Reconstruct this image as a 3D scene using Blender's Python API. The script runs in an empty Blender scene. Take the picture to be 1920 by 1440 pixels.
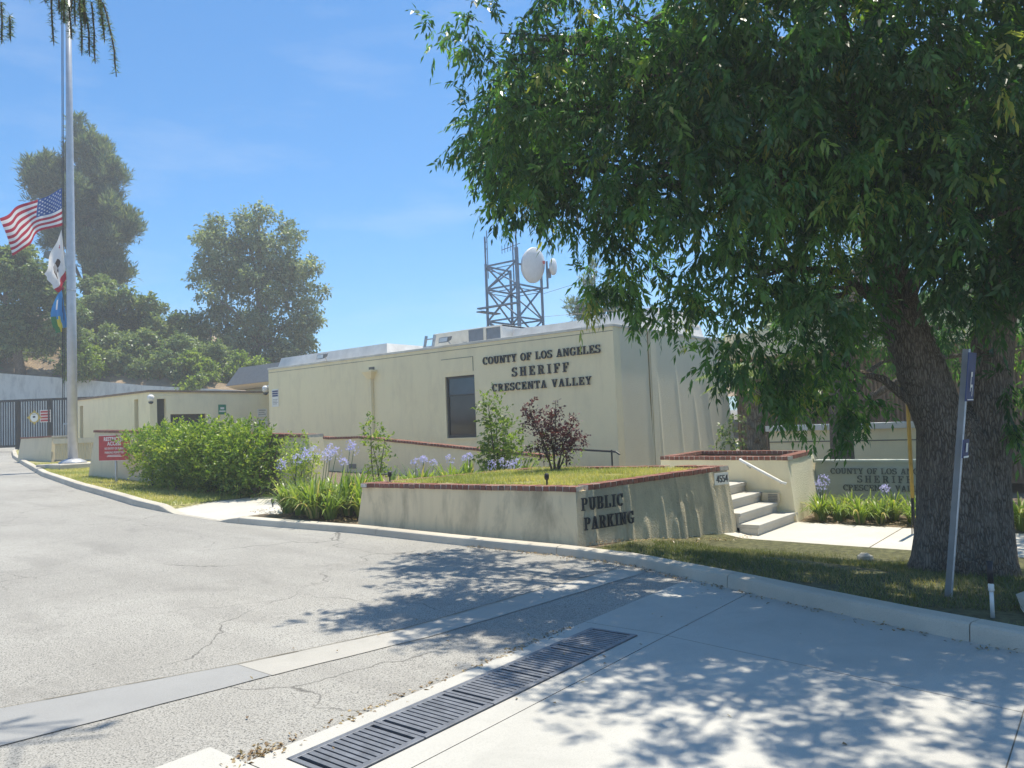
import bpy, math, random
import numpy as np
from mathutils import Vector, Matrix
random.seed(7)
SC = bpy.context.scene
COL = SC.collection
rad = math.radians

# ------------------------------------------------------------------ camera
YAW, PIT, ROLL, EYE = rad(128.3), rad(3.0), rad(2.3), 1.6
fw = Vector((math.cos(YAW)*math.cos(PIT), math.sin(YAW)*math.cos(PIT), math.sin(PIT)))
r0 = Vector((math.sin(YAW), -math.cos(YAW), 0)); u0 = r0.cross(fw)
rr = r0*math.cos(ROLL) - u0*math.sin(ROLL); uu = u0*math.cos(ROLL) + r0*math.sin(ROLL)
cam = bpy.data.cameras.new('camera'); camo = bpy.data.objects.new('camera', cam); COL.objects.link(camo)
camo.matrix_world = Matrix(((rr.x, uu.x, -fw.x, 0), (rr.y, uu.y, -fw.y, 0), (rr.z, uu.z, -fw.z, EYE), (0, 0, 0, 1)))
cam.sensor_width = 36; cam.lens = 27.0; cam.clip_start = .05; cam.clip_end = 5000
SC.camera = camo
# ------------------------------------------------------------------ sky and sun
SUN = Vector((0.022, 0.29, 1.0)).normalized()
wd = bpy.data.worlds.new('World'); SC.world = wd; wd.use_nodes = True
nt = wd.node_tree; nt.nodes.clear()
sky = nt.nodes.new('ShaderNodeTexSky'); sky.sky_type = 'NISHITA'; sky.sun_disc = False
sky.sun_elevation = math.asin(SUN.z); sky.sun_rotation = math.atan2(SUN.x, SUN.y)
sky.altitude = 0; sky.air_density = 1.0; sky.dust_density = 0.4; sky.ozone_density = 10.0
bg = nt.nodes.new('ShaderNodeBackground'); bg.inputs[1].default_value = 0.070
wo = nt.nodes.new('ShaderNodeOutputWorld')
# clear dry blue, with a few faint wisps of high cloud over the whole sky
def wmix(mode, fac, a, b):
    x = nt.nodes.new('ShaderNodeMix'); x.data_type = 'RGBA'; x.blend_type = mode
    for i, v in ((0, fac), (6, a), (7, b)):
        if hasattr(v, 'is_output'): nt.links.new(v, x.inputs[i])
        else: x.inputs[i].default_value = v
    return x.outputs[2]
tc = nt.nodes.new('ShaderNodeTexCoord'); mp = nt.nodes.new('ShaderNodeMapping'); mp.inputs['Scale'].default_value = (1.2, 2.6, 9); nt.links.new(tc.outputs['Generated'], mp.inputs[0])
wn = nt.nodes.new('ShaderNodeTexNoise'); wn.inputs['Scale'].default_value = 1.6; wn.inputs['Detail'].default_value = 7; wn.inputs['Roughness'].default_value = .6; nt.links.new(mp.outputs[0], wn.inputs['Vector'])
wr = nt.nodes.new('ShaderNodeValToRGB'); wr.color_ramp.elements[0].position = .5; wr.color_ramp.elements[0].color = (0, 0, 0, 1); wr.color_ramp.elements[1].position = .8; wr.color_ramp.elements[1].color = (.22, .22, .22, 1); nt.links.new(wn.outputs['Fac'], wr.inputs[0])
blue = wmix('MULTIPLY', 1.0, sky.outputs[0], (.50, .91, 1.0, 1))
nt.links.new(wmix('MIX', wr.outputs[0], blue, (4.6, 5.0, 5.6, 1)), bg.inputs[0]); nt.links.new(bg.outputs[0], wo.inputs[0])
sl = bpy.data.lights.new('sun', 'SUN'); sl.energy = 2.6; sl.angle = rad(0.53); sl.color = (1.0, .93, .79)
so = bpy.data.objects.new('sun', sl); COL.objects.link(so)
so.rotation_euler = SUN.to_track_quat('Z', 'Y').to_euler(); so.location = (0, 0, 40)
SC.view_settings.view_transform = 'Standard'; SC.view_settings.look = 'None'
SC.view_settings.exposure = 1.42; SC.view_settings.gamma = 1.0
SC.render.engine = 'CYCLES'
SC.cycles.use_denoising = True
SC.cycles.max_bounces = 6; SC.cycles.diffuse_bounces = 4; SC.cycles.transmission_bounces = 4; SC.cycles.glossy_bounces = 2
SC.cycles.sample_clamp_indirect = 8; SC.cycles.volume_bounces = 1

# ------------------------------------------------------------------ helpers
def ss(a, b, t):
    t = min(max((t-a)/(b-a), 0.), 1.); return t*t*(3-2*t)
def G(x, y):
    """height of the ground: the drive climbs away from the street, the lawn dips to the front walk"""
    t = (-4.5-x)/1.2
    b = .036*(math.log1p(math.exp(t)) if t < 40 else t)
    return b - .25*ss(7.6, 10.2, y)*ss(-5.4, -4.2, x)

def tagged(o, label=None, cat=None, group=None, kind=None):
    if label: o['label'] = label
    if cat: o['category'] = cat
    if group: o['group'] = group
    if kind: o['kind'] = kind
    return o
def thing(name, label, cat, loc=(0, 0, 0), group=None, rz=0):
    o = bpy.data.objects.new(name, None); COL.objects.link(o)
    o.location = loc; o.rotation_euler = (0, 0, rz); o.empty_display_size = .2
    return tagged(o, label, cat, group)
def link(name, me, m, parent=None, loc=(0, 0, 0)):
    if m is not None and not me.materials: me.materials.append(m)
    o = bpy.data.objects.new(name, me); COL.objects.link(o); o.location = loc
    if parent is not None: o.parent = parent
    return o
def world_loc(o):
    p = Vector((0, 0, 0))
    while o is not None:
        p += Vector(o.location); o = o.parent
    return p
class MB:
    """collects shapes given in world coordinates; build() links them as one mesh object"""
    def __init__(s): s.v = []; s.f = []; s.m = []
    def add(s, vs, fs, mi=0):
        n = len(s.v); s.v += [tuple(v) for v in vs]; s.f += [tuple(i+n for i in f) for f in fs]; s.m += [mi]*len(fs)
        return s
    def box(s, a, b, mi=0):
        (x0, y0, z0), (x1, y1, z1) = a, b
        return s.add([(x0,y0,z0),(x1,y0,z0),(x1,y1,z0),(x0,y1,z0),(x0,y0,z1),(x1,y0,z1),(x1,y1,z1),(x0,y1,z1)],
                     [(0,3,2,1),(4,5,6,7),(0,1,5,4),(1,2,6,5),(2,3,7,6),(3,0,4,7)], mi)
    def loft(s, lo, hi, mi=0):
        n = len(lo)
        return s.add(list(lo)+list(hi), [tuple(range(n-1,-1,-1)), tuple(range(n,2*n))]+[(i,(i+1)%n,n+(i+1)%n,n+i) for i in range(n)], mi)
    def beam(s, p, q, w, h=None, mi=0, up=(0,0,1)):
        p, q = Vector(p), Vector(q); d = (q-p).normalized(); up = Vector(up)
        if abs(d.dot(up)) > .98: up = Vector((1, 0, 0))
        a = d.cross(up).normalized()*w*.5; b = a.cross(d).normalized()*(h or w)*.5
        return s.loft([p-a-b, p+a-b, p+a+b, p-a+b], [q-a-b, q+a-b, q+a+b, q-a+b], mi)
    def tube(s, pts, rads, n=8, mi=0, cap=True, wob=0., seed=0):
        pts = [Vector(p) for p in pts]; rng = random.Random(seed); base = len(s.v)
        if not hasattr(rads, '__len__'): rads = [rads]*len(pts)
        prev = None; off = [rng.uniform(-1, 1) for _ in range(n)]
        for i, p in enumerate(pts):
            d = (pts[min(i+1, len(pts)-1)]-pts[max(i-1, 0)]).normalized()
            if prev is None:
                prev = d.cross(Vector((1, 0, 0)) if abs(d.x) < .9 else Vector((0, 1, 0))).normalized()
            a = (prev - d*prev.dot(d)).normalized(); prev = a; b = d.cross(a)
            for k in range(n):
                t = 2*math.pi*k/n; r = rads[i]*(1+wob*(off[k]*.7+rng.uniform(-.4, .4)))
                s.v.append(tuple(p+(a*math.cos(t)+b*math.sin(t))*r))
        for i in range(len(pts)-1):
            for k in range(n):
                s.f.append((base+i*n+k, base+i*n+(k+1)%n, base+(i+1)*n+(k+1)%n, base+(i+1)*n+k)); s.m.append(mi)
        if cap:
            s.f.append(tuple(base+k for k in range(n-1, -1, -1))); e = base+(len(pts)-1)*n
            s.f.append(tuple(e+k for k in range(n))); s.m += [mi, mi]
        return s
    def lathe(s, c, prof, n=16, mi=0):
        base = len(s.v)
        for r, z in prof:
            for k in range(n): s.v.append((c[0]+r*math.cos(2*math.pi*k/n), c[1]+r*math.sin(2*math.pi*k/n), c[2]+z))
        for i in range(len(prof)-1):
            for k in range(n):
                s.f.append((base+i*n+k, base+i*n+(k+1)%n, base+(i+1)*n+(k+1)%n, base+(i+1)*n+k)); s.m.append(mi)
        s.f.append(tuple(base+k for k in range(n-1, -1, -1))); e = base+(len(prof)-1)*n
        s.f.append(tuple(e+k for k in range(n))); s.m += [mi, mi]
        return s
    def xf(s, M): s.v = [tuple(M @ Vector(v)) for v in s.v]; return s
    def mesh(s, name, mats, off=Vector((0, 0, 0)), smooth=False):
        me = bpy.data.meshes.new(name)
        me.from_pydata([(v[0]-off.x, v[1]-off.y, v[2]-off.z) for v in s.v], [], s.f)
        if not isinstance(mats, (list, tuple)): mats = [mats]
        for m in mats: me.materials.append(m)
        if len(mats) > 1: me.polygons.foreach_set('material_index', s.m)
        if smooth: me.polygons.foreach_set('use_smooth', [True]*len(s.f))
        me.update(); return me
    def build(s, name, mats, parent=None, at=None, smooth=False, bevel=0):
        off = world_loc(parent) if parent is not None else Vector((0, 0, 0))
        loc = Vector(at)-off if at is not None else Vector((0, 0, 0))
        o = link(name, s.mesh(name, mats, off+loc, smooth), None, parent, loc)
        if bevel:
            b = o.modifiers.new('edge', 'BEVEL'); b.width = bevel; b.segments = 2; b.limit_method = 'ANGLE'
        return o
def sheet(name, xs, yfun0, yfun1, ny, zoff, m, parent=None, kind='structure', label=None):
    """a strip of ground between two lines y=f(x), laid zoff above the terrain"""
    v, f = [], []
    for x in xs:
        a, b = yfun0(x), yfun1(x)
        for j in range(ny+1):
            y = a+(b-a)*j/ny; v.append((x, y, G(x, y)+zoff))
    n = ny+1
    for i in range(len(xs)-1):
        for j in range(ny): f.append((i*n+j, (i+1)*n+j, (i+1)*n+j+1, i*n+j+1))
    me = bpy.data.meshes.new(name); me.from_pydata(v, [], f); me.polygons.foreach_set('use_smooth', [True]*len(f)); me.update()
    o = link(name, me, m, parent)
    if parent is None: tagged(o, label, kind=kind)
    return o
def fr(a, b, n): return [a+(b-a)*i/n for i in range(n+1)]
def interp(pts):
    xs = [p[0] for p in pts]; ys = [p[1] for p in pts]
    return lambda x: float(np.interp(x, xs, ys))
def npmesh(name, V, F, mats, attr=None, mi=None, smooth=False):
    """V (n,3), F (m,k) numpy; attr: per-vertex float called var"""
    me = bpy.data.meshes.new(name); k = F.shape[1]
    me.vertices.add(len(V)); me.vertices.foreach_set('co', V.astype(np.float32).ravel())
    me.loops.add(F.size); me.loops.foreach_set('vertex_index', F.astype(np.int32).ravel())
    me.polygons.add(len(F)); me.polygons.foreach_set('loop_start', np.arange(0, F.size, k, dtype=np.int32))
    for m in (mats if isinstance(mats, (list, tuple)) else [mats]): me.materials.append(m)
    if mi is not None: me.polygons.foreach_set('material_index', mi.astype(np.int32))
    if smooth: me.polygons.foreach_set('use_smooth', np.ones(len(F), bool))
    me.update(calc_edges=True)
    if attr is not None:
        a = me.attributes.new('var', 'FLOAT', 'POINT'); a.data.foreach_set('value', attr.astype(np.float32))
    return me

# ------------------------------------------------------------------ materials
def nodes(name):
    m = bpy.data.materials.new(name); m.use_nodes = True; n = m.node_tree
    p = n.nodes['Principled BSDF']; return m, n, p
def N(n, t, **kw):
    x = n.nodes.new(t)
    for k, v in kw.items():
        if k.startswith('i_'): x.inputs[k[2:].replace('_', ' ')].default_value = v
        else: setattr(x, k, v)
    return x
def ramp(n, src, stops):
    r = n.nodes.new('ShaderNodeValToRGB'); e = r.color_ramp.elements
    while len(e) < len(stops): e.new(.5)
    for el, (pos, c) in zip(e, stops):
        el.position = pos; el.color = (c, c, c, 1) if not hasattr(c, '__len__') else (*c, 1)
    n.links.new(src, r.inputs[0]); return r.outputs[0]
def mixc(n, fac, a, b, mode='MIX'):
    x = n.nodes.new('ShaderNodeMix'); x.data_type = 'RGBA'; x.blend_type = mode
    for i, s in ((0, fac), (6, a), (7, b)):
        if isinstance(s, (int, float)): x.inputs[i].default_value = s
        elif isinstance(s, tuple): x.inputs[i].default_value = (*s, 1)
        else: n.links.new(s, x.inputs[i])
    return x.outputs[2]
def noise(n, vec, scale, detail=4, rough=.6, dist=0):
    x = N(n, 'ShaderNodeTexNoise', i_Scale=scale, i_Detail=detail, i_Roughness=rough, i_Distortion=dist)
    n.links.new(vec, x.inputs['Vector']); return x.outputs['Fac']
def pos(n): return n.nodes.new('ShaderNodeNewGeometry').outputs['Position']
def scaled(n, vec, s):
    x = N(n, 'ShaderNodeVectorMath', operation='MULTIPLY'); n.links.new(vec, x.inputs[0]); x.inputs[1].default_value = s; return x.outputs[0]
def bump(n, p, h, strength=.3, dist=.01):
    b = N(n, 'ShaderNodeBump', i_Strength=strength, i_Distance=dist); n.links.new(h, b.inputs['Height']); n.links.new(b.outputs[0], p.inputs['Normal'])
def plain(name, c, rough=.7, metal=0, var=.12, scale=6, bs=0, bd=.004, spec=.4):
    m, n, p = nodes(name); P = pos(n)
    f = noise(n, P, scale, 5)
    lo = tuple(v*(1-var*1.4) for v in c); hi = tuple(min(v*(1+var), 1) for v in c)
    n.links.new(ramp(n, f, [(.3, lo), (.7, hi)]), p.inputs['Base Color'])
    p.inputs['Roughness'].default_value = rough; p.inputs['Metallic'].default_value = metal; p.inputs['Specular IOR Level'].default_value = spec
    if bs: bump(n, p, noise(n, P, bs, 3), .5, bd)
    return m
def stucco(name, c, dirt=(.30, .28, .22), amount=.35, grime=0.0, coarse=0):
    m, n, p = nodes(name); P = pos(n)
    big = noise(n, P, .55, 4, .55); mid = noise(n, P, 3.5, 5, .6)
    col = mixc(n, ramp(n, big, [(.35, 0.), (.75, amount)]), tuple(c), tuple(v*.86 for v in c))
    col = mixc(n, ramp(n, mid, [(.45, 0.), (.8, .16)]), col, tuple(v*.8 for v in c))
    if grime:      # blotches and runs of old dirt on the concrete
        g = noise(n, scaled(n, P, (1.3, 1.3, .45)), 2.2, 6, .65, .4); g2 = noise(n, scaled(n, P, (7, 7, .5)), 1.6, 4, .6)
        a = ramp(n, g, [(.47, 0.), (.72, grime)]); b = ramp(n, g2, [(.5, 0.), (.85, grime*.28)])
        col = mixc(n, b, mixc(n, a, col, dirt), dirt)
    n.links.new(col, p.inputs['Base Color']); p.inputs['Roughness'].default_value = .9; p.inputs['Specular IOR Level'].default_value = .15
    bump(n, p, noise(n, P, 45 if coarse else 70, 3, .7), 1. if coarse else .55, .03 if coarse else .006)
    return m
M = {}
CREAM = (.91, .80, .53)
M['stucco'] = stucco('cream_stucco', CREAM, dirt=(.62, .53, .36), grime=.32)
M['stucco_coarse'] = stucco('coarse_cream_stucco', (.90, .82, .60), coarse=1)  # coarse bump, no runs; light streaks on the end wall come from bulges
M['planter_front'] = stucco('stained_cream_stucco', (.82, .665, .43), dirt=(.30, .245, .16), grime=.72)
M['planter_side'] = stucco('coarse_grimy_stucco', (.68, .60, .43), dirt=(.28, .26, .2), grime=.5, coarse=1)  # dirt and coarse bump; bulges in the face shape its light streaks
M['lowwall'] = stucco('low_wall_stucco', (.64, .56, .40), grime=.25)
M['monument'] = stucco('grey_green_stucco', (.42, .45, .40), grime=.2)
M['white_roof'] = plain('white_roof_coating', (.72, .70, .66), .7, var=.12, scale=2.2)
M['coping'] = plain('pale_coping', (.66, .63, .55), .6, var=.12, scale=3)
M['seam'] = plain('dark_seam', (.20, .18, .14), .9)
M['gold_joint'] = plain('rusty_joint', (.34, .24, .10), .8)
M['letter'] = plain('dark_bronze_letter', (.035, .04, .048), .45, metal=.2, var=.2)
M['letter_grey'] = plain('grey_letter', (.09, .11, .11), .6)
M['frame'] = plain('dark_window_frame', (.06, .06, .06), .4)
M['white'] = plain('white_paint', (.74, .73, .69), .5, var=.06)
M['steel'] = plain('galvanised_steel', (.42, .44, .46), .42, metal=.7, var=.15, scale=14)
M['greypaint'] = plain('grey_paint', (.20, .205, .20), .55, var=.1, scale=8)
M['polepaint'] = plain('satin_aluminium', (.46, .47, .49), .38, metal=.35, var=.08, scale=5)
M['black_iron'] = plain('black_iron', (.018, .02, .024), .5, var=.2)
M['ironcast'] = plain('cast_iron_grate', (.20, .205, .22), .5, metal=.5, var=.2, scale=12, bs=80, bd=.001)
M['dark'] = plain('dark_void', (.012, .012, .012), .95)
M['louver'] = plain('blue_grey_louver', (.16, .19, .23), .55)
M['towersteel'] = plain('tower_steel', (.17, .21, .26), .5, metal=.3, var=.18, scale=4)
M['dish'] = plain('dish_radome', (.62, .63, .64), .45, var=.05)
M['red'] = plain('red_sign_paint', (.45, .03, .03), .45, var=.1)
M['signwhite'] = plain('sign_white', (.82, .80, .74), .5, var=.04)
M['green_sign'] = plain('green_sign_paint', (.01, .22, .12), .5)
M['blue_sign'] = plain('blue_sign_paint', (.02, .045, .15), .5)
M['gold'] = plain('gold_paint', (.55, .38, .07), .45)
M['yellow'] = plain('yellow_paint', (.40, .25, .04), .55, var=.25)
M['orange'] = plain('orange_mark', (.75, .12, .08), .6)
M['ribbed'] = plain('brown_ribbed_siding', (.25, .18, .125), .8, var=.2, scale=5)
M['plastic'] = plain('white_plastic', (.72, .71, .68), .4)

def glass():
    m, n, p = nodes('tinted_window_glass'); P = pos(n)
    n.links.new(ramp(n, noise(n, P, .9, 3), [(.3, (.022, .025, .028)), (.7, (.055, .06, .066))]), p.inputs['Base Color'])
    p.inputs['Roughness'].default_value = .09; p.inputs['Specular IOR Level'].default_value = .6
    return m
M['glass'] = glass()
M['glass_upper'] = plain('blue_reflection_glass', (.035, .06, .09), .06, var=.3, scale=1.2, spec=.7)  # bluish reflection put into the upper pane's base colour
def brick():
    m, n, p = nodes('red_brick'); P = pos(n); oi = n.nodes.new('ShaderNodeObjectInfo')
    c = ramp(n, oi.outputs['Random'], [(0, (.20, .075, .052)), (.5, (.27, .105, .07)), (.8, (.17, .085, .065)), (1, (.32, .16, .11))])
    f = noise(n, P, 22, 5)
    c = mixc(n, ramp(n, f, [(.5, 0.), (.8, .5)]), c, (.33, .24, .19)); n.links.new(c, p.inputs['Base Color'])
    p.inputs['Roughness'].default_value = .9; bump(n, p, noise(n, P, 60, 3), .6, .004); return m
M['brick'] = brick()
M['mortar'] = plain('mortar', (.58, .53, .46), .95, var=.2, scale=20)
def asphalt():
    m, n, p = nodes('worn_asphalt'); P = pos(n)
    fine = noise(n, P, 95, 2, .75); grit = N(n, 'ShaderNodeTexVoronoi', i_Scale=62.); n.links.new(P, grit.inputs['Vector'])
    big = noise(n, P, .45, 5, .6); mid = noise(n, scaled(n, P, (.35, 1.4, 1)), 1.1, 4, .6)
    c = ramp(n, big, [(.3, (.30, .287, .26)), (.7, (.40, .385, .35))])
    c = mixc(n, ramp(n, mid, [(.48, 0.), (.75, .35)]), c, (.27, .256, .232))
    c = mixc(n, ramp(n, fine, [(.36, .95), (.5, 0.)]), c, (.10, .098, .092))
    c = mixc(n, ramp(n, grit.outputs['Distance'], [(.14, .75), (.34, 0.)]), c, (.47, .45, .41))
    ob = noise(n, scaled(n, P, (.5, 1.0, 1)), 1.7, 6, .6, .5); c = mixc(n, ramp(n, ob, [(.56, 0.), (.72, .38)]), c, (.16, .152, .14))
    ty = noise(n, scaled(n, P, (.12, 1.6, 1)), 1.3, 3, .5); c = mixc(n, ramp(n, ty, [(.52, 0.), (.68, .22)]), c, (.19, .18, .165))
    # crazed cracks: warped cell edges, only where an uneven mask lets them through
    wv = n.nodes.new('ShaderNodeTexNoise'); wv.inputs['Scale'].default_value = 1.1; wv.inputs['Detail'].default_value = 5; n.links.new(P, wv.inputs['Vector'])
    ad = N(n, 'ShaderNodeVectorMath', operation='MULTIPLY_ADD'); n.links.new(wv.outputs['Color'], ad.inputs[0]); ad.inputs[1].default_value = (1.6, 1.6, 0); n.links.new(P, ad.inputs[2])
    vo = N(n, 'ShaderNodeTexVoronoi', feature='DISTANCE_TO_EDGE', i_Scale=.46); n.links.new(ad.outputs[0], vo.inputs['Vector'])
    msk = noise(n, P, .5, 2)
    mm = N(n, 'ShaderNodeMath', operation='MULTIPLY'); n.links.new(ramp(n, vo.outputs['Distance'], [(.0, 1.), (.008, 0.)]), mm.inputs[0]); n.links.new(ramp(n, msk, [(.44, 0.), (.56, .8)]), mm.inputs[1])
    c = mixc(n, mm.outputs[0], c, (.07, .066, .06))
    n.links.new(c, p.inputs['Base Color']); p.inputs['Roughness'].default_value = .92; p.inputs['Specular IOR Level'].default_value = .25
    bump(n, p, fine, .55, .006); return m
M['asphalt'] = asphalt()
def concrete(name, c, var=.1, fine=1.):
    m, n, p = nodes(name); P = pos(n)
    big = noise(n, P, .8, 5, .6); mid = noise(n, P, 7, 5, .65); f = noise(n, P, 140, 2)
    col = ramp(n, big, [(.3, tuple(v*(1-var*1.3) for v in c)), (.7, tuple(v*(1+var) for v in c))])
    col = mixc(n, ramp(n, mid, [(.5, 0.), (.8, .22)]), col, tuple(v*.72 for v in c))
    st = noise(n, scaled(n, P, (1, .6, 1)), 1.9, 6, .65, .6); col = mixc(n, ramp(n, st, [(.56, 0.), (.74, .3)]), col, tuple(v*.66 for v in c))
    col = mixc(n, ramp(n, f, [(.36, .3*fine), (.5, 0.)]), col, tuple(v*.6 for v in c))
    n.links.new(col, p.inputs['Base Color']); p.inputs['Roughness'].default_value = .85; p.inputs['Specular IOR Level'].default_value = .3
    bump(n, p, f, .25, .002); return m
M['concrete'] = concrete('driveway_concrete', (.47, .455, .415))
M['kerb'] = concrete('kerb_concrete', (.52, .475, .395), .16)
M['walk'] = concrete('walk_concrete', (.56, .53, .47))
M['patch'] = concrete('smooth_grey_patch', (.31, .308, .30), .08)
M['patch_pale'] = concrete('pale_concrete_strip', (.42, .40, .36), .12)
M['retaining'] = stucco('retaining_concrete', (.66, .64, .58), dirt=(.36, .35, .33), grime=.7)
M['soil'] = plain('dry_mulch', (.17, .13, .085), .95, var=.4, scale=30, bs=40, bd=.02)
M['turf_soil'] = plain('thin_turf', (.10, .10, .045), .95, var=.4, scale=14, bs=50, bd=.01)
M['straw'] = plain('dry_turf', (.32, .30, .13), .95, var=.3, scale=12, bs=50, bd=.01)
M['hill'] = plain('dry_hillside', (.27, .20, .13), .95, var=.35, scale=.9, bs=3, bd=.2)
M['ground'] = plain('dry_ground', (.20, .17, .12), .95, var=.3, scale=.3)

def leafmat(name, stops, trans=.35, rough=.42, tint=(1.5, 1.5, .6), spec=.45):
    m, n, p = nodes(name); at = N(n, 'ShaderNodeAttribute', attribute_name='var')
    c = ramp(n, at.outputs['Fac'], stops); n.links.new(c, p.inputs['Base Color'])
    p.inputs['Roughness'].default_value = rough; p.inputs['Specular IOR Level'].default_value = spec
    tr = n.nodes.new('ShaderNodeBsdfTranslucent'); n.links.new(mixc(n, 1.0, c, tint, 'MULTIPLY'), tr.inputs[0])
    mx = n.nodes.new('ShaderNodeMixShader'); mx.inputs[0].default_value = trans
    out = n.nodes['Material Output']; n.links.new(p.outputs[0], mx.inputs[1]); n.links.new(tr.outputs[0], mx.inputs[2]); n.links.new(mx.outputs[0], out.inputs[0])
    return m
M['ash'] = leafmat('ash_leaf', [(0, (.03, .08, .035)), (.5, (.08, .175, .058)), (.8, (.15, .28, .075)), (.93, (.22, .34, .09)), (.965, (.32, .33, .09)), (1, (.42, .38, .13))], .52, rough=.32, tint=(1.25, 1.5, .5))
M['oak'] = leafmat('oak_leaf', [(0, (.08, .135, .07)), (.6, (.19, .26, .13)), (1, (.34, .40, .19))], .38)
M['pine'] = leafmat('pine_needle', [(0, (.06, .11, .08)), (.6, (.14, .20, .14)), (1, (.27, .31, .18))], .35)
M['sycamore'] = leafmat('grey_green_leaf', [(0, (.11, .155, .09)), (.6, (.25, .31, .19)), (1, (.44, .48, .32))], .38)
M['lime'] = leafmat('yellow_green_leaf', [(0, (.09, .15, .03)), (.6, (.19, .28, .05)), (1, (.32, .40, .08))], .45)
M['hedge'] = leafmat('hedge_leaf', [(0, (.07, .14, .03)), (.45, (.19, .29, .05)), (1, (.42, .48, .09))], .45)
M['plum'] = leafmat('purple_plum_leaf', [(0, (.03, .012, .016)), (.6, (.075, .025, .03)), (1, (.15, .055, .05))], .3, tint=(1.8, .8, .8))
M['strap'] = leafmat('strap_leaf', [(0, (.12, .20, .04)), (.6, (.25, .34, .07)), (.9, (.38, .43, .12)), (1, (.5, .42, .2))], .42, rough=.35)
M['lawn'] = leafmat('lawn_blade', [(0, (.07, .10, .03)), (.5, (.14, .165, .055)), (1, (.34, .29, .15))], .35)
M['drylawn'] = leafmat('dry_lawn_blade', [(0, (.14, .20, .05)), (.4, (.30, .33, .10)), (1, (.58, .50, .25))], .4)
M['petal'] = leafmat('lavender_petal', [(0, (.36, .34, .58)), (.6, (.52, .50, .74)), (1, (.72, .70, .84))], .4, tint=(1.2, 1.2, 1.4))
M['litter'] = leafmat('dead_leaf', [(0, (.16, .10, .05)), (.6, (.30, .21, .11)), (1, (.46, .36, .2))], .2)
def bark(name, c1, c2, sc=1.):
    m, n, p = nodes(name); P = pos(n)
    q = scaled(n, P, (1, 1, .16)); v = N(n, 'ShaderNodeTexVoronoi', feature='DISTANCE_TO_EDGE', i_Scale=48*sc)
    wv = n.nodes.new('ShaderNodeTexNoise'); wv.inputs['Scale'].default_value = 9; wv.inputs['Detail'].default_value = 4; n.links.new(P, wv.inputs['Vector'])
    ad = N(n, 'ShaderNodeVectorMath', operation='MULTIPLY_ADD'); n.links.new(wv.outputs['Color'], ad.inputs[0]); ad.inputs[1].default_value = (.05, .05, .03); n.links.new(q, ad.inputs[2])
    n.links.new(ad.outputs[0], v.inputs['Vector'])
    f = noise(n, P, 7, 6, .65)
    c = mixc(n, ramp(n, v.outputs['Distance'], [(.0, 0.), (.22, 1.)]), c1, c2)
    c = mixc(n, ramp(n, f, [(.45, 0.), (.75, .45)]), c, tuple(x*1.5 for x in c2))
    n.links.new(c, p.inputs['Base Color']); p.inputs['Roughness'].default_value = .95; p.inputs['Specular IOR Level'].default_value = .1
    b = N(n, 'ShaderNodeMath', operation='ADD'); n.links.new(ramp(n, v.outputs['Distance'], [(0, 0.), (.25, 1.)]), b.inputs[0]); n.links.new(noise(n, P, 60, 4), b.inputs[1])
    bump(n, p, b.outputs[0], .9, .02); return m
M['bark'] = bark('furrowed_bark', (.09, .075, .06), (.25, .215, .175))
M['bark_pale'] = bark('pale_bark', (.12, .10, .08), (.30, .27, .22), .5)
M['twig'] = plain('brown_twig', (.09, .065, .045), .9)
# ------------------------------------------------------------------ the ground
KERB = [(-46, 15.6), (-43.2, 14.5), (-38, 12.8), (-32.7, 11.3), (-25.2, 9.25), (-20, 8.1), (-17.3, 7.6), (-15.1, 7.16), (-13.3, 6.95), (-11.4, 6.86), (-10.4, 7.0), (-8.7, 7.28), (-6.9, 7.36), (-5.24, 7.46), (-4.3, 7.38), (-3.5, 7.06), (-2.2, 6.51), (-1.32, 6.17), (-.59, 5.93), (3, 4.9), (9, 3.4)]
kerb_y = interp(KERB)
def base_xs():
    a = [-430, -330, -250, -160, -110] + fr(-80, 12, 46) + [20, 40, 80, 160, 300, 430]
    return a
sheet('ground', base_xs(), lambda x: -430., lambda x: 430., 60, -.42, M['ground'])
AX0 = -3.43                                   # where the asphalt meets the concrete apron
xs = fr(-62, -20, 28) + fr(-19.5, AX0, 70)
road = sheet('road', xs, lambda x: -40., lambda x: kerb_y(x)+.02 if x > -44 else 40., 120, 0., M['asphalt'])
# concrete apron in front of the street, laid around the trench drain
GX0, GX1, GY0, GY1 = -3.30, -2.885, 2.28, 5.03
ap = tagged(bpy.data.objects.new('driveway_apron', None), kind='structure'); COL.objects.link(ap)
def slab(x0, x1, f0, f1, ny=10, nm='slab', m='concrete', zo=.004, n=12):
    return sheet(nm, fr(x0, x1, n), f0 if callable(f0) else (lambda x: f0), f1 if callable(f1) else (lambda x: f1), ny, zo, M[m], ap)
ky = lambda x: kerb_y(x)+.02
slab(AX0, GX0, GY0-.13, GY1+.12, 20, n=1, nm='drain_surround')
slab(GX1, -2.715, GY0-.13, GY1+.12, 20, n=1, nm='drain_surround')
slab(GX0, GX1, GY1, GY1+.12, 2, n=2, nm='drain_surround'); slab(GX0, GX1, GY0-.13, GY0, 2, n=2, nm='drain_surround')
J = .006
slab(AX0, -2.715, GY1+.12+J, lambda x: ky(x), 8); slab(-2.715+J, -.50, lambda x: GY1+.11-(x+2.715)*.16+J, ky, 8)
slab(-2.715+J, -.50, 1.2, lambda x: GY1+.11-(x+2.715)*.16, 14); slab(-.50+J, 9., -12., ky, 24, n=20)
slab(-2.715+J, -.50, -12., 1.2-J, 10); slab(-3.75, -2.715, -12., GY0-.13-J, 12)
slab(AX0-.0, 9., -12., ky, 30, nm='joint_filler', m='seam', zo=-.03, n=4) if False else None
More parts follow.
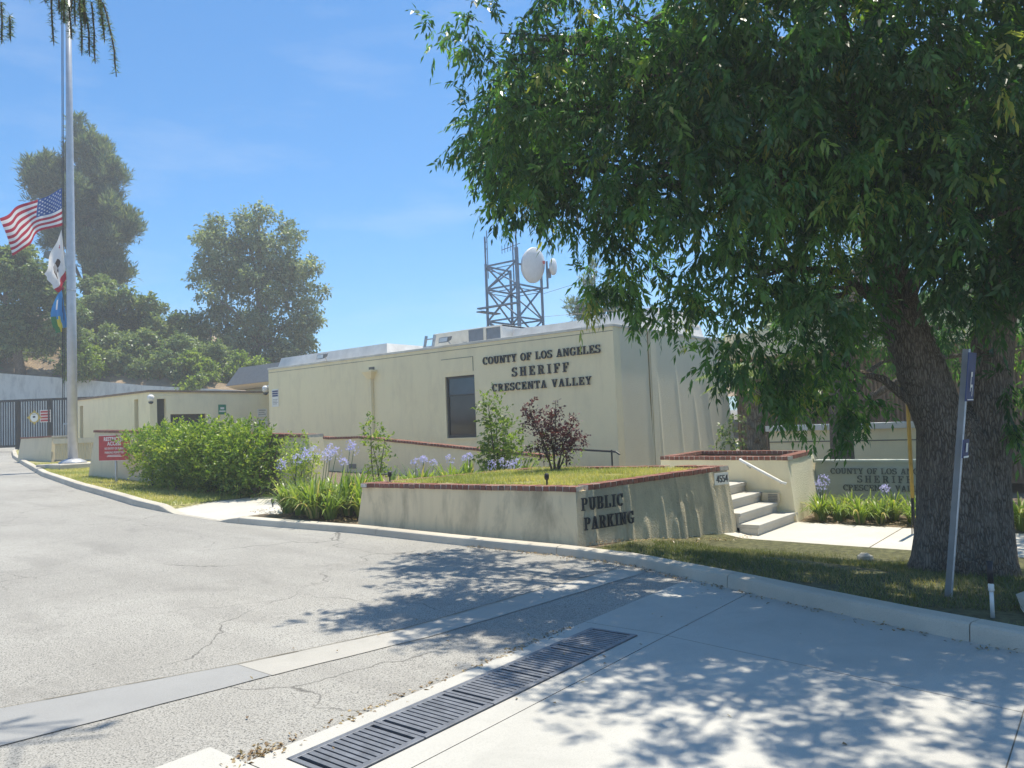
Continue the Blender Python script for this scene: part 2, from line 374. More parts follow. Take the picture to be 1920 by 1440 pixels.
for nm, pts in (('expansion_joint', [(-2.715+J/2, 1.0), (-2.715+J/2, 7.0)]),):
    MB().box((-2.716, -12, -.03), (-2.708, 6.9, .0015)).build('expansion_joint', M['seam'], ap)
MB().box((-.501, -12, -.03), (-.493, 5.9, .0015)).build('expansion_joint', M['seam'], ap)
# strip of newer concrete that crosses the asphalt
def band(name, L, R_, m, zo, parent):
    v, f = [], []
    n = 24; ys = [p[1] for p in L]
    for i in range(n+1):
        y = L[0][1]+(L[-1][1]-L[0][1])*i/n
        xl = np.interp(y, ys, [p[0] for p in L]); xr = np.interp(y, [p[1] for p in R_], [p[0] for p in R_])
        wl = .003*math.sin(i*2.3); wr = .004*math.sin(i*1.7+2)
        v += [(xl+wl, y, G(xl, y)+zo), (xr+wr, y, G(xr, y)+zo)]
    for i in range(n): f.append((2*i, 2*i+1, 2*i+3, 2*i+2))
    me = bpy.data.meshes.new(name); me.from_pydata(v, [], f); me.update(); return link(name, me, m, parent)
band('concrete_strip', [(-6.1, -1.), (-5.31, 1.71), (-4.85, 2.98)], [(-5.5, -1.), (-4.69, 1.51), (-4.45, 2.98)], M['patch'], .006, road)
band('concrete_strip', [(-4.85, 2.985), (-4.52, 4.24), (-4.42, 5.8), (-4.3, 7.1)], [(-4.45, 2.985), (-4.2, 4.2), (-4.11, 5.1), (-3.95, 7.1)], M['patch_pale'], .0055, road)
mb = MB()                                       # the open saw cut along the strip
cut = [(-6.1, -1.), (-5.31, 1.71), (-4.85, 2.98), (-4.52, 4.24), (-4.42, 5.8), (-4.3, 7.1)]
for i in range(len(cut)-1):
    (xa, ya), (xb, yb) = cut[i], cut[i+1]
    for k in range(6):
        t0, t1 = k/6, (k+1)/6
        x0, y0, x1, y1 = xa+(xb-xa)*t0, ya+(yb-ya)*t0, xa+(xb-xa)*t1, ya+(yb-ya)*t1
        w = random.uniform(.004, .011); mb.add([(x0-w, y0, G(x0, y0)+.009), (x0+w, y0, G(x0, y0)+.009), (x1+w, y1, G(x1, y1)+.009), (x1-w, y1, G(x1, y1)+.009)], [(0, 1, 2, 3)])
mb.build('open_joint', M['seam'], road)

# kerb, in cast segments; it drops to the road at the service walk
kb = tagged(bpy.data.objects.new('kerb', None), kind='structure'); COL.objects.link(kb)
def kerb_h(x): return (.095+.03*ss(-4.5, -2.5, x)+.03*(1-ss(-16, -13, x)))*(1-ss(-13.9, -13.1, x)*(1-ss(-11.7, -11.1, x)))+.004
def kerb_seg(x0, x1):
    n = max(3, int((x1-x0)/.22)); mb = MB(); rows = []
    for i in range(n+1):
        x = x0+(x1-x0)*i/n; y = kerb_y(x); d = (kerb_y(x+.3)-kerb_y(x-.3))/.6; nn = Vector((-d, 1, 0)).normalized()
        h = kerb_h(x); z = G(x, y)
        prof = [(-.03, -.2), (0, h*.72), (.006, h*.9), (.028, h), (.15, h+.004), (.165, h-.008), (.165, -.2)]
        rows.append([(x+nn.x*a, y+nn.y*a, z+b) for a, b in prof])
    k = len(rows[0]); base = 0
    for r in rows: mb.v += r
    for i in range(n):
        for j in range(k-1): mb.f.append((i*k+j, (i+1)*k+j, (i+1)*k+j+1, i*k+j+1)); mb.m.append(0)
    mb.f.append(tuple(range(k))); mb.f.append(tuple((n*k+j) for j in range(k-1, -1, -1))); mb.m += [0, 0]
    mb.build('kerb_segment', M['kerb'], kb)
edges = [-45.5, -42, -38.5, -35, -31.5, -28.2, -25.1, -22, -19, -16.2, -13.9, -11.1, -8.3, -5.32, -2.95, -.9, 2, 5, 8.5]
for a, b in zip(edges[:-1], edges[1:]): kerb_seg(a+.004, b-.004)

# lawns, beds, walks behind the kerb
kb2 = lambda x: kerb_y(x)+.13
sheet('lawn_verge', fr(-5.0, 9, 56), kb2, lambda x: 10.42, 26, .06, M['turf_soil'])
for v_ in bpy.data.objects['lawn_verge'].data.vertices: v_.co.z += .055*ss(9.4, 10.35, v_.co.y)
sheet('lawn_verge', fr(-45, -13.3, 90), kb2, lambda x: kerb_y(x)+4.2, 8, .10, M['straw'])
for v_ in bpy.data.objects['lawn_verge.001'].data.vertices: v_.co.z -= .13*ss(-14.5, -13.45, v_.co.x)
sheet('planting_bed', fr(-11.45, -4.6, 34), kb2, lambda x: 15.8, 30, .05, M['soil'])
sheet('planting_bed', fr(-26, -11.4, 40), lambda x: max(kerb_y(x)+3.6, 8.7), lambda x: 18., 12, .085, M['soil'])
sheet('front_walk', fr(-5.4, 9, 40), lambda x: 10.40, lambda x: 12.42, 6, .10, M['walk'])
for x in (-2.62, -.9, .9): MB().box((x, 10.4, G(x, 11.5)+.09), (x+.012, 12.42, G(x, 11.5)+.1045)).build('walk_joint', M['seam']).__setitem__('kind', 'structure')
sheet('planting_bed', fr(-4.5, 9, 40), lambda x: 12.40, lambda x: 17., 10, .10, M['soil'])
sheet('service_walk', fr(-13.8, -11.2, 14), lambda x: kerb_y(x)+.05, lambda x: 9.3, 16, .05, M['walk'])
for v_ in bpy.data.objects['service_walk'].data.vertices: v_.co.z += -.042+.06*ss(.1, 1.2, v_.co.y-kerb_y(v_.co.x))

# ------------------------------------------------------------------ trench drain: five iron gratings in a row
MB().add([(GX0-.01, GY0-.02, -.3), (GX1+.01, GY0-.02, -.3), (GX1+.01, GY1+.02, -.3), (GX0-.01, GY1+.02, -.3), (GX0-.01, GY0-.02, .0), (GX1+.01, GY0-.02, .0), (GX1+.01, GY1+.02, .0), (GX0-.01, GY1+.02, .0)],
         [(0, 1, 2, 3), (0, 4, 5, 1), (1, 5, 6, 2), (2, 6, 7, 3), (3, 7, 4, 0)]).build('drain_channel', M['dark'], ap)
gl = (GY1-GY0)/5; ordn = ['nearest the viewer, at the low end', 'second from the low end', 'in the middle of the five', 'second from the kerb end', 'farthest from the viewer, at the kerb end']
slat_me = None
for i in range(5):
    y0 = GY0+i*gl+.004; y1 = GY0+(i+1)*gl-.004; z = .012+G(-3.1, y0)
    g = thing('drain_grating', f'grey iron slotted drain grating {ordn[i]}', 'drain grating', ((GX0+GX1)/2, (y0+y1)/2, z), 'gratings of the trench drain')
    MB().box((GX0+.006, y0, z-.03), (GX0+.045, y1, z)).build('side_rail', M['ironcast'], g, bevel=.003)
    MB().box((GX1-.045, y0, z-.03), (GX1-.006, y1, z)).build('side_rail', M['ironcast'], g, bevel=.003)
    MB().box((GX0+.045, y0, z-.03), (GX1-.045, y0+.026, z-.0008)).build('end_rail', M['ironcast'], g)
    MB().box((GX0+.045, y1-.026, z-.03), (GX1-.045, y1, z-.0008)).build('end_rail', M['ironcast'], g)
    n = 12; span = (y1-y0-.052)
    for k in range(n-1):
        yc = y0+.026+span*(k+1)/n
        if slat_me is None:
            s_ = MB().box((-(GX1-GX0)/2+.045, -.0145, -.03), ((GX1-GX0)/2-.045, .0145, -.001)); slat_me = s_.mesh('slat', M['ironcast'])
        o = bpy.data.objects.new('slat', slat_me); COL.objects.link(o); o.parent = g; o.location = (0, yc-(y0+y1)/2, 0)

# ------------------------------------------------------------------ slab-serif lettering
def ring(cx, cy, rx, ry, a0, a1, wx, wy, n=18):
    out = []
    for i in range(n):
        t0, t1 = rad(a0+(a1-a0)*i/n), rad(a0+(a1-a0)*(i+1)/n)
        o = lambda t, X, Y: (cx+X*math.cos(t), cy+Y*math.sin(t))
        out.append([o(t0, rx-wx, ry-wy), o(t0, rx, ry), o(t1, rx, ry), o(t1, rx-wx, ry-wy)])
    return out
def rc(x0, y0, x1, y1): return [[(x0, y0), (x1, y0), (x1, y1), (x0, y1)]]
def dg(x0, y0, x1, y1, w): return [[(x0, y0), (x0+w, y0), (x1+w, y1), (x1, y1)]]
def glyph(c):
    s, t = .17, .085
    if c == 'I': return .44, rc(.135, 0, .305, 1)+rc(0, 0, .44, t)+rc(0, 1-t, .44, 1)
    if c == 'H': return .86, rc(.1, 0, .27, 1)+rc(.59, 0, .76, 1)+rc(0, 0, .37, t)+rc(0, 1-t, .37, 1)+rc(.49, 0, .86, t)+rc(.49, 1-t, .86, 1)+rc(.2, .46, .66, .56)
    if c in 'EFL':
        g = rc(.1, 0, .27, 1)+rc(0, 1-t, .27 if c != 'L' else .40, 1)
        if c != 'L': g += rc(.2, 1-t, .72, 1)+rc(.64, .70, .72, 1)+rc(.2, .46, .5, .55)+rc(.44, .36, .51, .66)
        if c == 'F': g += rc(0, 0, .42, t)
        else: g += rc(0, 0, .74, t)+rc(.66, 0, .74, .32)
        return (.72 if c == 'F' else .76), g
    if c == 'T': return .80, rc(.315, 0, .485, 1)+rc(0, 1-t, .8, 1)+rc(0, .68, .075, 1)+rc(.725, .68, .8, 1)+rc(.18, 0, .62, t)
    if c == 'O': return .86, ring(.43, .5, .43, .52, 0, 360, .17, .085, 30)
    if c in 'CG':
        g = ring(.43, .5, .43, .52, 42, 318 if c == 'C' else 300, .17, .085, 26)+rc(.68, .66, .76, 1)
        if c == 'G': g += rc(.62, .04, .78, .44)+rc(.48, .38, .88, .46)
        return (.80 if c == 'C' else .88), g
    if c == 'S': return .70, ring(.35, .735, .33, .285, 25, 270, .15, .09, 18)+ring(.35, .265, .35, .285, 90, -155, .16, .09, 18)+rc(.58, .72, .65, 1)+rc(.0, 0, .07, .30)
    if c == 'U': return .86, rc(.1, .36, .27, 1)+rc(.61, .36, .74, 1)+rc(0, 1-t, .37, 1)+rc(.5, 1-t, .86, 1)+ring(.42, .36, .32, .38, 180, 360, .15, .09, 16)
    if c == 'N': return .90, rc(.1, 0, .2, 1)+rc(.7, 0, .8, 1)+dg(.62, 0, .1, 1, .18)+rc(0, 0, .31, t)+rc(0, 1-t, .24, 1)+rc(.58, 1-t, .9, 1)
    if c == 'Y': return .84, rc(.335, 0, .505, .45)+dg(.335, .42, .06, 1, .18)+dg(.41, .42, .66, 1, .1)+rc(0, 1-t, .33, 1)+rc(.52, 1-t, .84, 1)+rc(.2, 0, .64, t)
    if c == 'V': return .84, dg(.33, 0, .06, 1, .18)+dg(.36, 0, .66, 1, .1)+rc(0, 1-t, .33, 1)+rc(.52, 1-t, .84, 1)
    if c == 'A': return .86, dg(.06, 0, .36, 1, .1)+dg(.60, 0, .34, 1, .18)+rc(.2, .28, .64, .37)+rc(0, 0, .29, t)+rc(.49, 0, .86, t)
    if c == 'K': return .88, rc(.1, 0, .27, 1)+rc(0, 0, .37, t)+rc(0, 1-t, .37, 1)+dg(.25, .38, .60, 1, .11)+dg(.58, 0, .34, .58, .17)+rc(.48, 1-t, .82, 1)+rc(.5, 0, .88, t)
    if c in 'PRB':
        g = rc(.1, 0, .27, 1)+rc(0, 1-t, .42, 1)+rc(0, 0, .37 if c != 'B' else .42, t)+ring(.42, .73, .32, .27, -90, 90, .16, .085, 14)+rc(.2, .46, .44, .545)
        if c == 'R': g += dg(.58, 0, .40, .5, .17)+rc(.55, 0, .86, t)
        if c == 'B': g += ring(.42, .27, .35, .27, -90, 90, .17, .085, 14)
        return {'P': .76, 'R': .86, 'B': .80}[c], g
    if c == '4': return .68, rc(.40, 0, .54, 1)+rc(0, .26, .68, .36)+dg(.02, .30, .40, 1, .1)
    if c == '5': return .64, rc(.1, .88, .58, 1)+rc(.1, .5, .2, .95)+ring(.3, .31, .32, .32, 130, -150, .13, .1, 16)
    return .4, []
GLY = {}
def letter_mesh(c, h, depth, m):
    key = (c, h, depth, m.name)
    if key not in GLY:
        w, polys = glyph(c); mb = MB()
        for i, q in enumerate(polys):
            a = sum(q[j][0]*q[(j+1) % 4][1]-q[(j+1) % 4][0]*q[j][1] for j in range(4))
            if a < 0: q = q[::-1]
            d = depth+.0006*(i % 7)
            mb.loft([(x*h, 0, y*h) for x, y in q], [(x*h, -d, y*h) for x, y in q])
        GLY[key] = mb.mesh('letter', m)
    return GLY[key]
def lettering(text, p0, p1, h, parent, m, depth=.03, name='lettering', cond=1.):
    """letters set along the line p0-p1 (left to right as read), each a mesh of its own"""
    p0, p1 = Vector(p0), Vector(p1); L = (p1-p0).length/cond
    ws = [(.42 if c == ' ' else glyph(c)[0])*h for c in text]; gap = (L-sum(ws))/(len(text)-1)
    e = bpy.data.objects.new(name, None); COL.objects.link(e); e.parent = parent; e.location = p0-world_loc(parent)
    d = (p1-p0).normalized(); e.rotation_euler = (0, 0, math.atan2(d.y, d.x)) ; x = 0
    tilt = math.asin(d.z)
    e.rotation_euler = (0, -tilt, math.atan2(d.y, d.x))
    e.scale = (cond, 1, 1)
    for c, w in zip(text, ws):
        if c != ' ': link('letter', letter_mesh(c, h, depth, m), m, e, (x, 0, 0))
        x += w+gap
    return e
def text_mesh(body, size, m, bold=.0, extrude=.0):
    cu = bpy.data.curves.new('lettering', 'FONT'); cu.body = body; cu.size = size; cu.align_x = 'CENTER'; cu.align_y = 'CENTER'
    cu.offset = bold; cu.extrude = extrude; cu.resolution_u = 3
    o = bpy.data.objects.new('lettering_tmp', cu); COL.objects.link(o)
    dg_ = bpy.context.evaluated_depsgraph_get(); me = bpy.data.meshes.new_from_object(o.evaluated_get(dg_))
    bpy.data.objects.remove(o); me.materials.clear(); me.materials.append(m); return me
def put_text(body, size, m, parent, loc, rz=0, bold=0, sx=1):
    """upright text facing -Y (before rz)"""
    o = link('lettering', text_mesh(body, size, m, bold, .0015), m, parent, loc); o.rotation_euler = (math.pi/2, 0, rz); o.scale = (sx, 1, 1); return o
_brick = {}
def brick_row(parent, p0, p1, depth=.20, ln=.10, h=.062, inward=None, gap=.013):
    """a course of bricks laid on edge along p0-p1 (their outer bottom line); inward: unit vector to the wall's inside"""
    p0, p1 = Vector(p0), Vector(p1); d = p1-p0; L = d.length; d.normalize()
    inn = Vector(inward) if inward else Vector((-d.y, d.x, 0)).normalized()
    n = max(1, round(L/ln)); pitch = L/n; key = (round(pitch-gap, 3), depth, h)
    if key not in _brick:
        a, b, c = (pitch-gap)/2, depth/2, h; e = .005
        _brick[key] = MB().loft([(-a, -b, 0), (a, -b, 0), (a, b, 0), (-a, b, 0)], [(-a+e, -b+e, c), (a-e, -b+e, c), (a-e, b-e, c), (-a+e, b-e, c)]).mesh('brick', M['brick'])
    off = world_loc(parent); a = math.atan2(d.y, d.x)
    for i in range(n):
        c = p0+d*pitch*(i+.5)+inn*depth/2
        o = bpy.data.objects.new('brick', _brick[key]); COL.objects.link(o); o.parent = parent
        o.location = c-off+Vector((random.uniform(-.002, .002), random.uniform(-.004, .004), random.uniform(-.003, .002)))
        o.rotation_euler = (random.uniform(-.01, .01), -math.asin(d.z), a+random.uniform(-.012, .012))
    q0, q1 = p0+inn*.012+d*.003, p1+inn*.012-d*.003; w = inn*(depth-.024); up = Vector((0, 0, h*.93))
    MB().loft([q0, q1, q1+w, q0+w], [q0+up, q1+up, q1+w+up, q0+w+up]).build('mortar', M['mortar'], parent)

def uneven_face(name, tl, tr, bl, br, out, m, parent, nb, amp, seed, nc=150, nr=14):
    """a hand-trowelled face: smooth but with slight upright bulges that catch the grazing sun"""
    rg = random.Random(seed); tl, tr, bl, br, out = map(Vector, (tl, tr, bl, br, out)); L = (tr-tl).length
    bumps = [(rg.random(), rg.uniform(.015, .05)/L, amp*rg.uniform(.5, 1.1), rg.uniform(-.3, .45)) for _ in range(nb)]
    v, f = [], []
    for j in range(nr+1):
        w = j/nr
        for i in range(nc+1):
            t = i/nc; h = sum(a*math.exp(-((t-c)/s_)**2)*ss(k-.05, k+.12, w) for c, s_, a, k in bumps); h = min(h, amp*1.3)*min(1, 12*t, 12*(1-t))
            v.append(tl.lerp(tr, t).lerp(bl.lerp(br, t), w)+out*h)
    for j in range(nr):
        for i in range(nc): n = nc+1; f.append((j*n+i, (j+1)*n+i, (j+1)*n+i+1, j*n+i+1))
    mb = MB(); mb.v = [tuple(p) for p in v]; mb.f = f; mb.m = [0]*len(f); return mb.build(name, m, parent, smooth=True)
# ------------------------------------------------------------------ the station building
WX0, WX1, WY, TOP = -23.0, -9.22, 15.57, 3.80
B = thing('station_building', 'low cream stucco station building with dark raised letters on its long wall', 'building', (-16, 18, 0))
# walls: the front is cut around the recessed window
wx0, wx1, wz0, wz1 = -14.66, -13.58, 1.29, 2.98
mb = MB(); T = .3
mb.box((WX0, WY, -.6), (wx0, WY+T, TOP)); mb.box((wx1, WY, -.6), (WX1, WY+T, TOP))
mb.box((wx0, WY, -.6), (wx1, WY+T, wz0)); mb.box((wx0, WY, wz1), (wx1, WY+T, TOP))
mb.build('wall', M['stucco'], B)
# the end wall flares out a little at its far foot
MB().loft([(WX1-.3, WY+T, -.6), (WX1-.1, WY+T, -.6), (WX1-.1, 22.75, -.6), (WX1-.3, 22.75, -.6)], [(WX1-.3, WY+T, TOP), (WX1-.1, WY+T, TOP), (WX1-.1, 21.75, TOP), (WX1-.3, 21.75, TOP)]).build('wall', M['stucco_coarse'], B)
uneven_face('wall', (WX1-.001, WY+T, TOP), (WX1-.001, 21.75, TOP), (WX1-.001, WY+T, -.6), (WX1-.001, 22.75, -.6), (1, 0, 0), M['stucco_coarse'], B, 9, .020, 5)
MB().box((WX0, WY+T, -.6), (WX0+.3, 20, TOP)).build('wall', M['stucco'], B)
MB().box((WX0+.3, WY+T, TOP-.35), (WX1-.3, 22.5, TOP-.30)).build('roof', M['white_roof'], B)
cp = MB(); cp.box((WX0-.02, WY-.025, TOP), (WX1+.025, WY+T+.02, TOP+.07)); cp.box((WX1-T-.02, WY+T+.02, TOP), (WX1+.025, 21.8, TOP+.07)); cp.box((WX0-.02, WY+T+.02, TOP), (WX0+T, 20, TOP+.07))
cp.build('coping', M['coping'], B, bevel=.01)
MB().box((WX0, WY-.006, TOP-.10), (WX1, WY, TOP-.088)).build('drip_line', M['seam'], B)
# vertical control joint on the end wall
MB().box((WX1, 17.22, -.3), (WX1+.006, 17.27, TOP-.02)).build('control_joint', M['gold_joint'], B)
MB().box((WX1, 17.34, -.3), (WX1+.02, 17.62, TOP-.02)).build('pilaster', M['stucco_coarse'], B)
# window
W = bpy.data.objects.new('window', None); COL.objects.link(W); W.parent = B; W.location = Vector((-14.12, WY, 1.3))-world_loc(B)
mb = MB(); fw_ = .055
yf0, yf1 = WY+.05, WY+.12
mb.box((wx0, yf0, wz0), (wx0+fw_, yf1, wz1)); mb.box((wx1-fw_, yf0, wz0), (wx1, yf1, wz1)); mb.box((wx0+fw_, yf0, wz0), (wx1-fw_, yf1, wz0+fw_+.03)); mb.box((wx0+fw_, yf0, wz1-fw_), (wx1-fw_, yf1, wz1)); mb.box((wx0+fw_, yf0+.01, 2.44), (wx1-fw_, yf1, 2.475))
mb.build('frame', M['frame'], W)
MB().box((wx0+fw_, WY+.085, wz0+.08), (wx1-fw_, WY+.10, 2.44)).build('pane', M['glass'], W)
MB().box((wx0+fw_, WY+.080, 2.475), (wx1-fw_, WY+.095, wz1-fw_)).build('pane', M['glass_upper'], W)
MB().box((wx0-.02, WY-.025, wz0-.04), (wx1+.02, WY+.05, wz0)).build('sill', M['stucco'], W)
pn = MB(); z0, z1, x0, x1 = 3.08, 3.46, -14.78, -13.60
pn.box((x0, WY-.012, z1), (x1, WY, z1+.014)); pn.box((x1-.014, WY-.012, z0), (x1, WY, z1)); pn.build('patch_outline', M['seam'], B)
MB().box((x0, WY-.008, z0), (x1-.014, WY, z1)).build('filled_opening', M['stucco'], B)
# downspout with its conductor head
ds = bpy.data.objects.new('downspout', None); COL.objects.link(ds); ds.parent = B; ds.location = Vector((-17.7, WY, 0))-world_loc(B)
MB().loft([(-17.74, WY-.12, 3.13), (-17.60, WY-.12, 3.13), (-17.60, WY, 3.13), (-17.74, WY, 3.13)], [(-17.90, WY-.22, 3.34), (-17.46, WY-.22, 3.34), (-17.46, WY, 3.34), (-17.90, WY, 3.34)]).box((-17.91, WY-.23, 3.34), (-17.45, WY, 3.40)).build('conductor_head', M['stucco'], ds)
MB().box((-17.735, WY-.11, .2), (-17.615, WY-.005, 3.13)).build('pipe', M['stucco'], ds, bevel=.012)
MB().box((-17.80, WY-.0125, 3.41), (-17.55, WY-.0005, 3.50)).build('scupper', M['seam'], ds)
for txt, xa, xb, z, h in (('COUNTY OF LOS ANGELES', -13.23, -9.57, 3.21, .195), ('SHERIFF', -12.26, -10.50, 2.825, .232), ('CRESCENTA VALLEY', -12.94, -9.86, 2.475, .195)):
    lettering(txt, (xa, WY-.012, z), (xb, WY-.012, z), h, B, M['letter'], .035)
# notice on the far end of the long wall
nb = bpy.data.objects.new('notice', None); COL.objects.link(nb); nb.parent = B; nb.location = Vector((-22.62, WY, 2.9))-world_loc(B)
MB().box((-22.80, WY-.02, 2.52), (-22.42, WY, 3.12)).build('board', M['signwhite'], nb)
mb = MB()
for k in range(3): mb.box((-22.77, WY-.0225, 3.02-.075*k), (-22.45, WY-.02, 3.075-.075*k))
mb.build('heading', M['blue_sign'], nb); mb = MB()
for k in range(4): mb.box((-22.74, WY-.0225, 2.76-.05*k), (-22.47-.05*(k % 2), WY-.02, 2.775-.05*k))
mb.build('small_print', M['greypaint'], nb)
# raised rear roofs, their slanted fascias and the wing behind
rv = MB()
def mansard(x0, x1, y0, y1, zb, zt, ins=.22):
    rv.loft([(x0, y0, zb), (x1, y0, zb), (x1, y1, zb), (x0, y1, zb)], [(x0+ins, y0+ins, zt), (x1-ins, y0+ins, zt), (x1-ins, y1-ins, zt), (x0+ins, y1-ins, zt)])
mansard(-24.0, -17.9, 16.4, 22.5, 3.45, 4.33, .24); mansard(-17.9+.3, -13.9, 18.4, 22.6, 3.4, 4.55, .2); mansard(-13.6, -9.45, 17.0, 21.5, 3.3, 4.30, .18)
rv.build('raised_roof', M['white_roof'], B)
MB().loft([(-11.9, 18.6, 4.25), (-9.6, 18.6, 4.25), (-9.6, 21.2, 4.25), (-11.9, 21.2, 4.25)], [(-11.8, 18.7, 4.62), (-9.7, 18.7, 4.62), (-9.7, 21.1, 4.62), (-11.8, 21.1, 4.62)]).build('raised_roof', M['white_roof'], B)
mb = MB().box((-29.0, 18.5, -.2), (-23.4, 25.6, 3.56)); mb.build('rear_wing_wall', M['stucco'], B)
MB().loft([(-29.7, 18.0, 3.70), (-23.3, 18.0, 3.70), (-23.3, 26, 3.70), (-29.7, 26, 3.70)], [(-29.2, 18.35, 4.46), (-23.3, 18.35, 4.46), (-23.3, 25.6, 4.46), (-29.2, 25.6, 4.46)]).build('rear_wing_eave', M['greypaint'], B)
MB().loft([(-29.3, 18.25, 3.52), (-23.32, 18.25, 3.52), (-23.32, 25.9, 3.52), (-29.3, 25.9, 3.52)], [(-29.68, 18.02, 3.695), (-23.32, 18.02, 3.695), (-23.32, 25.98, 3.695), (-29.68, 25.98, 3.695)]).build('rear_wing_soffit', M['stucco'], B)

# roof-top plant
H_ = thing('rooftop_air_conditioner', 'beige boxy air conditioner with dark louvres on the roof behind the lettering wall', 'air conditioner', (-15, 17.5, 3.5))
MB().box((-16.25, 16.8, 3.5), (-14.15, 17.9, 4.43)).build('cabinet', M['coping'], H_, bevel=.015)
for x0 in (-14.72, -14.12): pass
MB().box((-14.80, 16.785, 3.95), (-14.25, 16.80, 4.39)).build('louvre', M['louver'], H_)
MB().box((-14.14, 16.82, 3.6), (-13.62, 17.88, 4.38)).build('condenser_coil', M['louver'], H_)
MB().box((-13.61, 16.80, 3.5), (-13.54, 17.9, 4.42)).build('end_frame', M['white'], H_); MB().box((-14.148, 16.79, 4.385), (-13.54, 17.9, 4.43)).build('top_frame', M['white'], H_)
MB().box((-15.05, 16.79, 4.02), (-14.88, 16.80, 4.06)).build('label_plate', M['frame'], H_)
ld = thing('roof_ladder', 'grey ladder head standing above the parapet beside the air conditioner', 'ladder', (-15.5, 15.9, 3.5))
for x in (-15.72, -15.38): MB().beam((x-.06, 15.75, 3.2), (x+.02, 15.95, 4.26), .05, .07).build('stile', M['steel'], ld)
for z in (3.93, 4.15): MB().beam((-15.71, 15.92-(4.2-z)*.19, z), (-15.38, 15.92-(4.2-z)*.19, z), .035).build('rung', M['steel'], ld)
for k, (x, lab) in enumerate(((-19.9, 'small floodlight on the parapet above the downspout wall, far end'), (-14.5, 'small floodlight on the parapet near the air conditioner'))):
    f_ = thing('floodlight', lab, 'floodlight', (x, WY, TOP+.07), 'floodlights on the parapet')
    MB().beam((x, WY+.1, TOP+.07), (x, WY-.02, TOP+.22), .03).build('bracket', M['steel'], f_)
    hd = MB().loft([(x-.17, WY-.20, TOP+.12), (x+.17, WY-.20, TOP+.12), (x+.15, WY-.02, TOP+.20), (x-.15, WY-.02, TOP+.20)], [(x-.17, WY-.16, TOP+.27), (x+.17, WY-.16, TOP+.27), (x+.15, WY+.02, TOP+.30), (x-.15, WY+.02, TOP+.30)]).build('housing', M['greypaint'], f_)
    MB().add([(x-.15, WY-.2005, TOP+.14), (x+.15, WY-.2005, TOP+.14), (x+.15, WY-.1665, TOP+.255), (x-.15, WY-.1665, TOP+.255)], [(0, 1, 2, 3)]).build('lens', M['signwhite'], f_)
def dome_camera(x, y, z, dx, dy, lab):
    c = thing('security_camera', lab, 'security camera', (x, y, z), 'white dome security cameras')
    MB().beam((x, y, z+.02), (x+dx, y+dy, z+.02), .05).build('arm', M['plastic'], c)
    MB().lathe((x+dx, y+dy, z-.22), [(.03, 0), (.10, .05), (.115, .13), (.115, .2), (.06, .25)], 14).build('housing', M['plastic'], c, smooth=True)
    MB().lathe((x+dx, y+dy, z-.30), [(.02, 0), (.07, .03), (.09, .085)], 12).build('dome', M['glass'], c, smooth=True)
dome_camera(WX0, WY+.1, 3.25, -.22, -.08, 'white dome camera at the far top corner of the long lettered wall')

# ------------------------------------------------------------------ lattice tower behind the roof
TW = thing('radio_tower', 'steel lattice radio tower with dishes standing behind the roof', 'radio tower', (-20.3, 26.1, 0))
fx, fy, a = -19.40, 25.22, 1.7
LEG = {'f': (fx, fy), 'l': (fx-a, fy), 'r': (fx, fy+a), 'b': (fx-a, fy+a)}
tops = {'f': 9.0, 'l': 8.55, 'r': 8.0, 'b': 8.5}
for k, (x, y) in LEG.items(): MB().tube([(x, y, .5), (x, y, tops[k])], .085 if k == 'f' else .06, 8).build('leg', M['towersteel'], TW)
order = ['f', 'l', 'b', 'r']
lev = [1.6, 3.3, 5.0, 6.05, 7.44, 8.45]
for zi, z in enumerate(lev[2:]):
    for i in range(4):
        p, q = LEG[order[i]], LEG[order[(i+1) % 4]]
        if z > 8 and 'r' in (order[i], order[(i+1) % 4]): continue
        MB().beam((*p, z), (*q, z), .065, .065).build('rail', M['towersteel'], TW)
        if z > 7: MB().beam((*p, z-.16), (*q, z-.16), .03).build('rail', M['towersteel'], TW)
for z0, z1 in zip(lev[:-1], lev[1:]):
    for i in range(4):
        p, q = LEG[order[i]], LEG[order[(i+1) % 4]]
        if z1 > 8 and 'r' in (order[i], order[(i+1) % 4]): continue
        MB().beam((*p, z0), (*q, z1), .055).build('brace', M['towersteel'], TW); MB().beam((*q, z0), (*p, z1), .055).build('brace', M['towersteel'], TW)
MB().box((fx-a-.35, fy-.28, 6.60), (fx+.05, fy-.06, 6.66)).build('platform', M['towersteel'], TW)
MB().box((fx-a-.42, fy-.25, 6.47), (fx-a-.1, fy+a*.6, 6.52)).build('platform', M['towersteel'], TW)
MB().tube([(fx, fy, 8.9), (fx, fy, 10.3)], .03, 6).build('mast', M['towersteel'], TW)
MB().tube([(fx-a, fy, 8.4), (fx-a, fy, 9.75)], .04, 6).tube([(fx-a+.12, fy, 7.9), (fx-a+.12, fy, 10.0)], .022, 6).build('whip_antenna', M['towersteel'], TW)
MB().beam((fx-a, fy, 9.5), (fx-a+.14, fy, 9.5), .03).beam((fx-a, fy, 9.2), (fx-a+.14, fy, 9.2), .03).build('antenna_bracket', M['towersteel'], TW)
mb = MB().tube([(fx-a*.5, fy+a*.5, 7.4), (fx-a*.5, fy+a*.5, 9.45)], .03, 6).beam((fx-a*.5-.62, fy+a*.5, 9.25), (fx-a*.5+.42, fy+a*.5, 9.38), .025)
for k in range(5): mb.beam((fx-a*.5-.6+.16*k, fy+a*.5, 9.08+.02*k), (fx-a*.5-.6+.16*k, fy+a*.5, 9.45+.02*k), .018)
mb.build('yagi_antenna', M['towersteel'], TW)
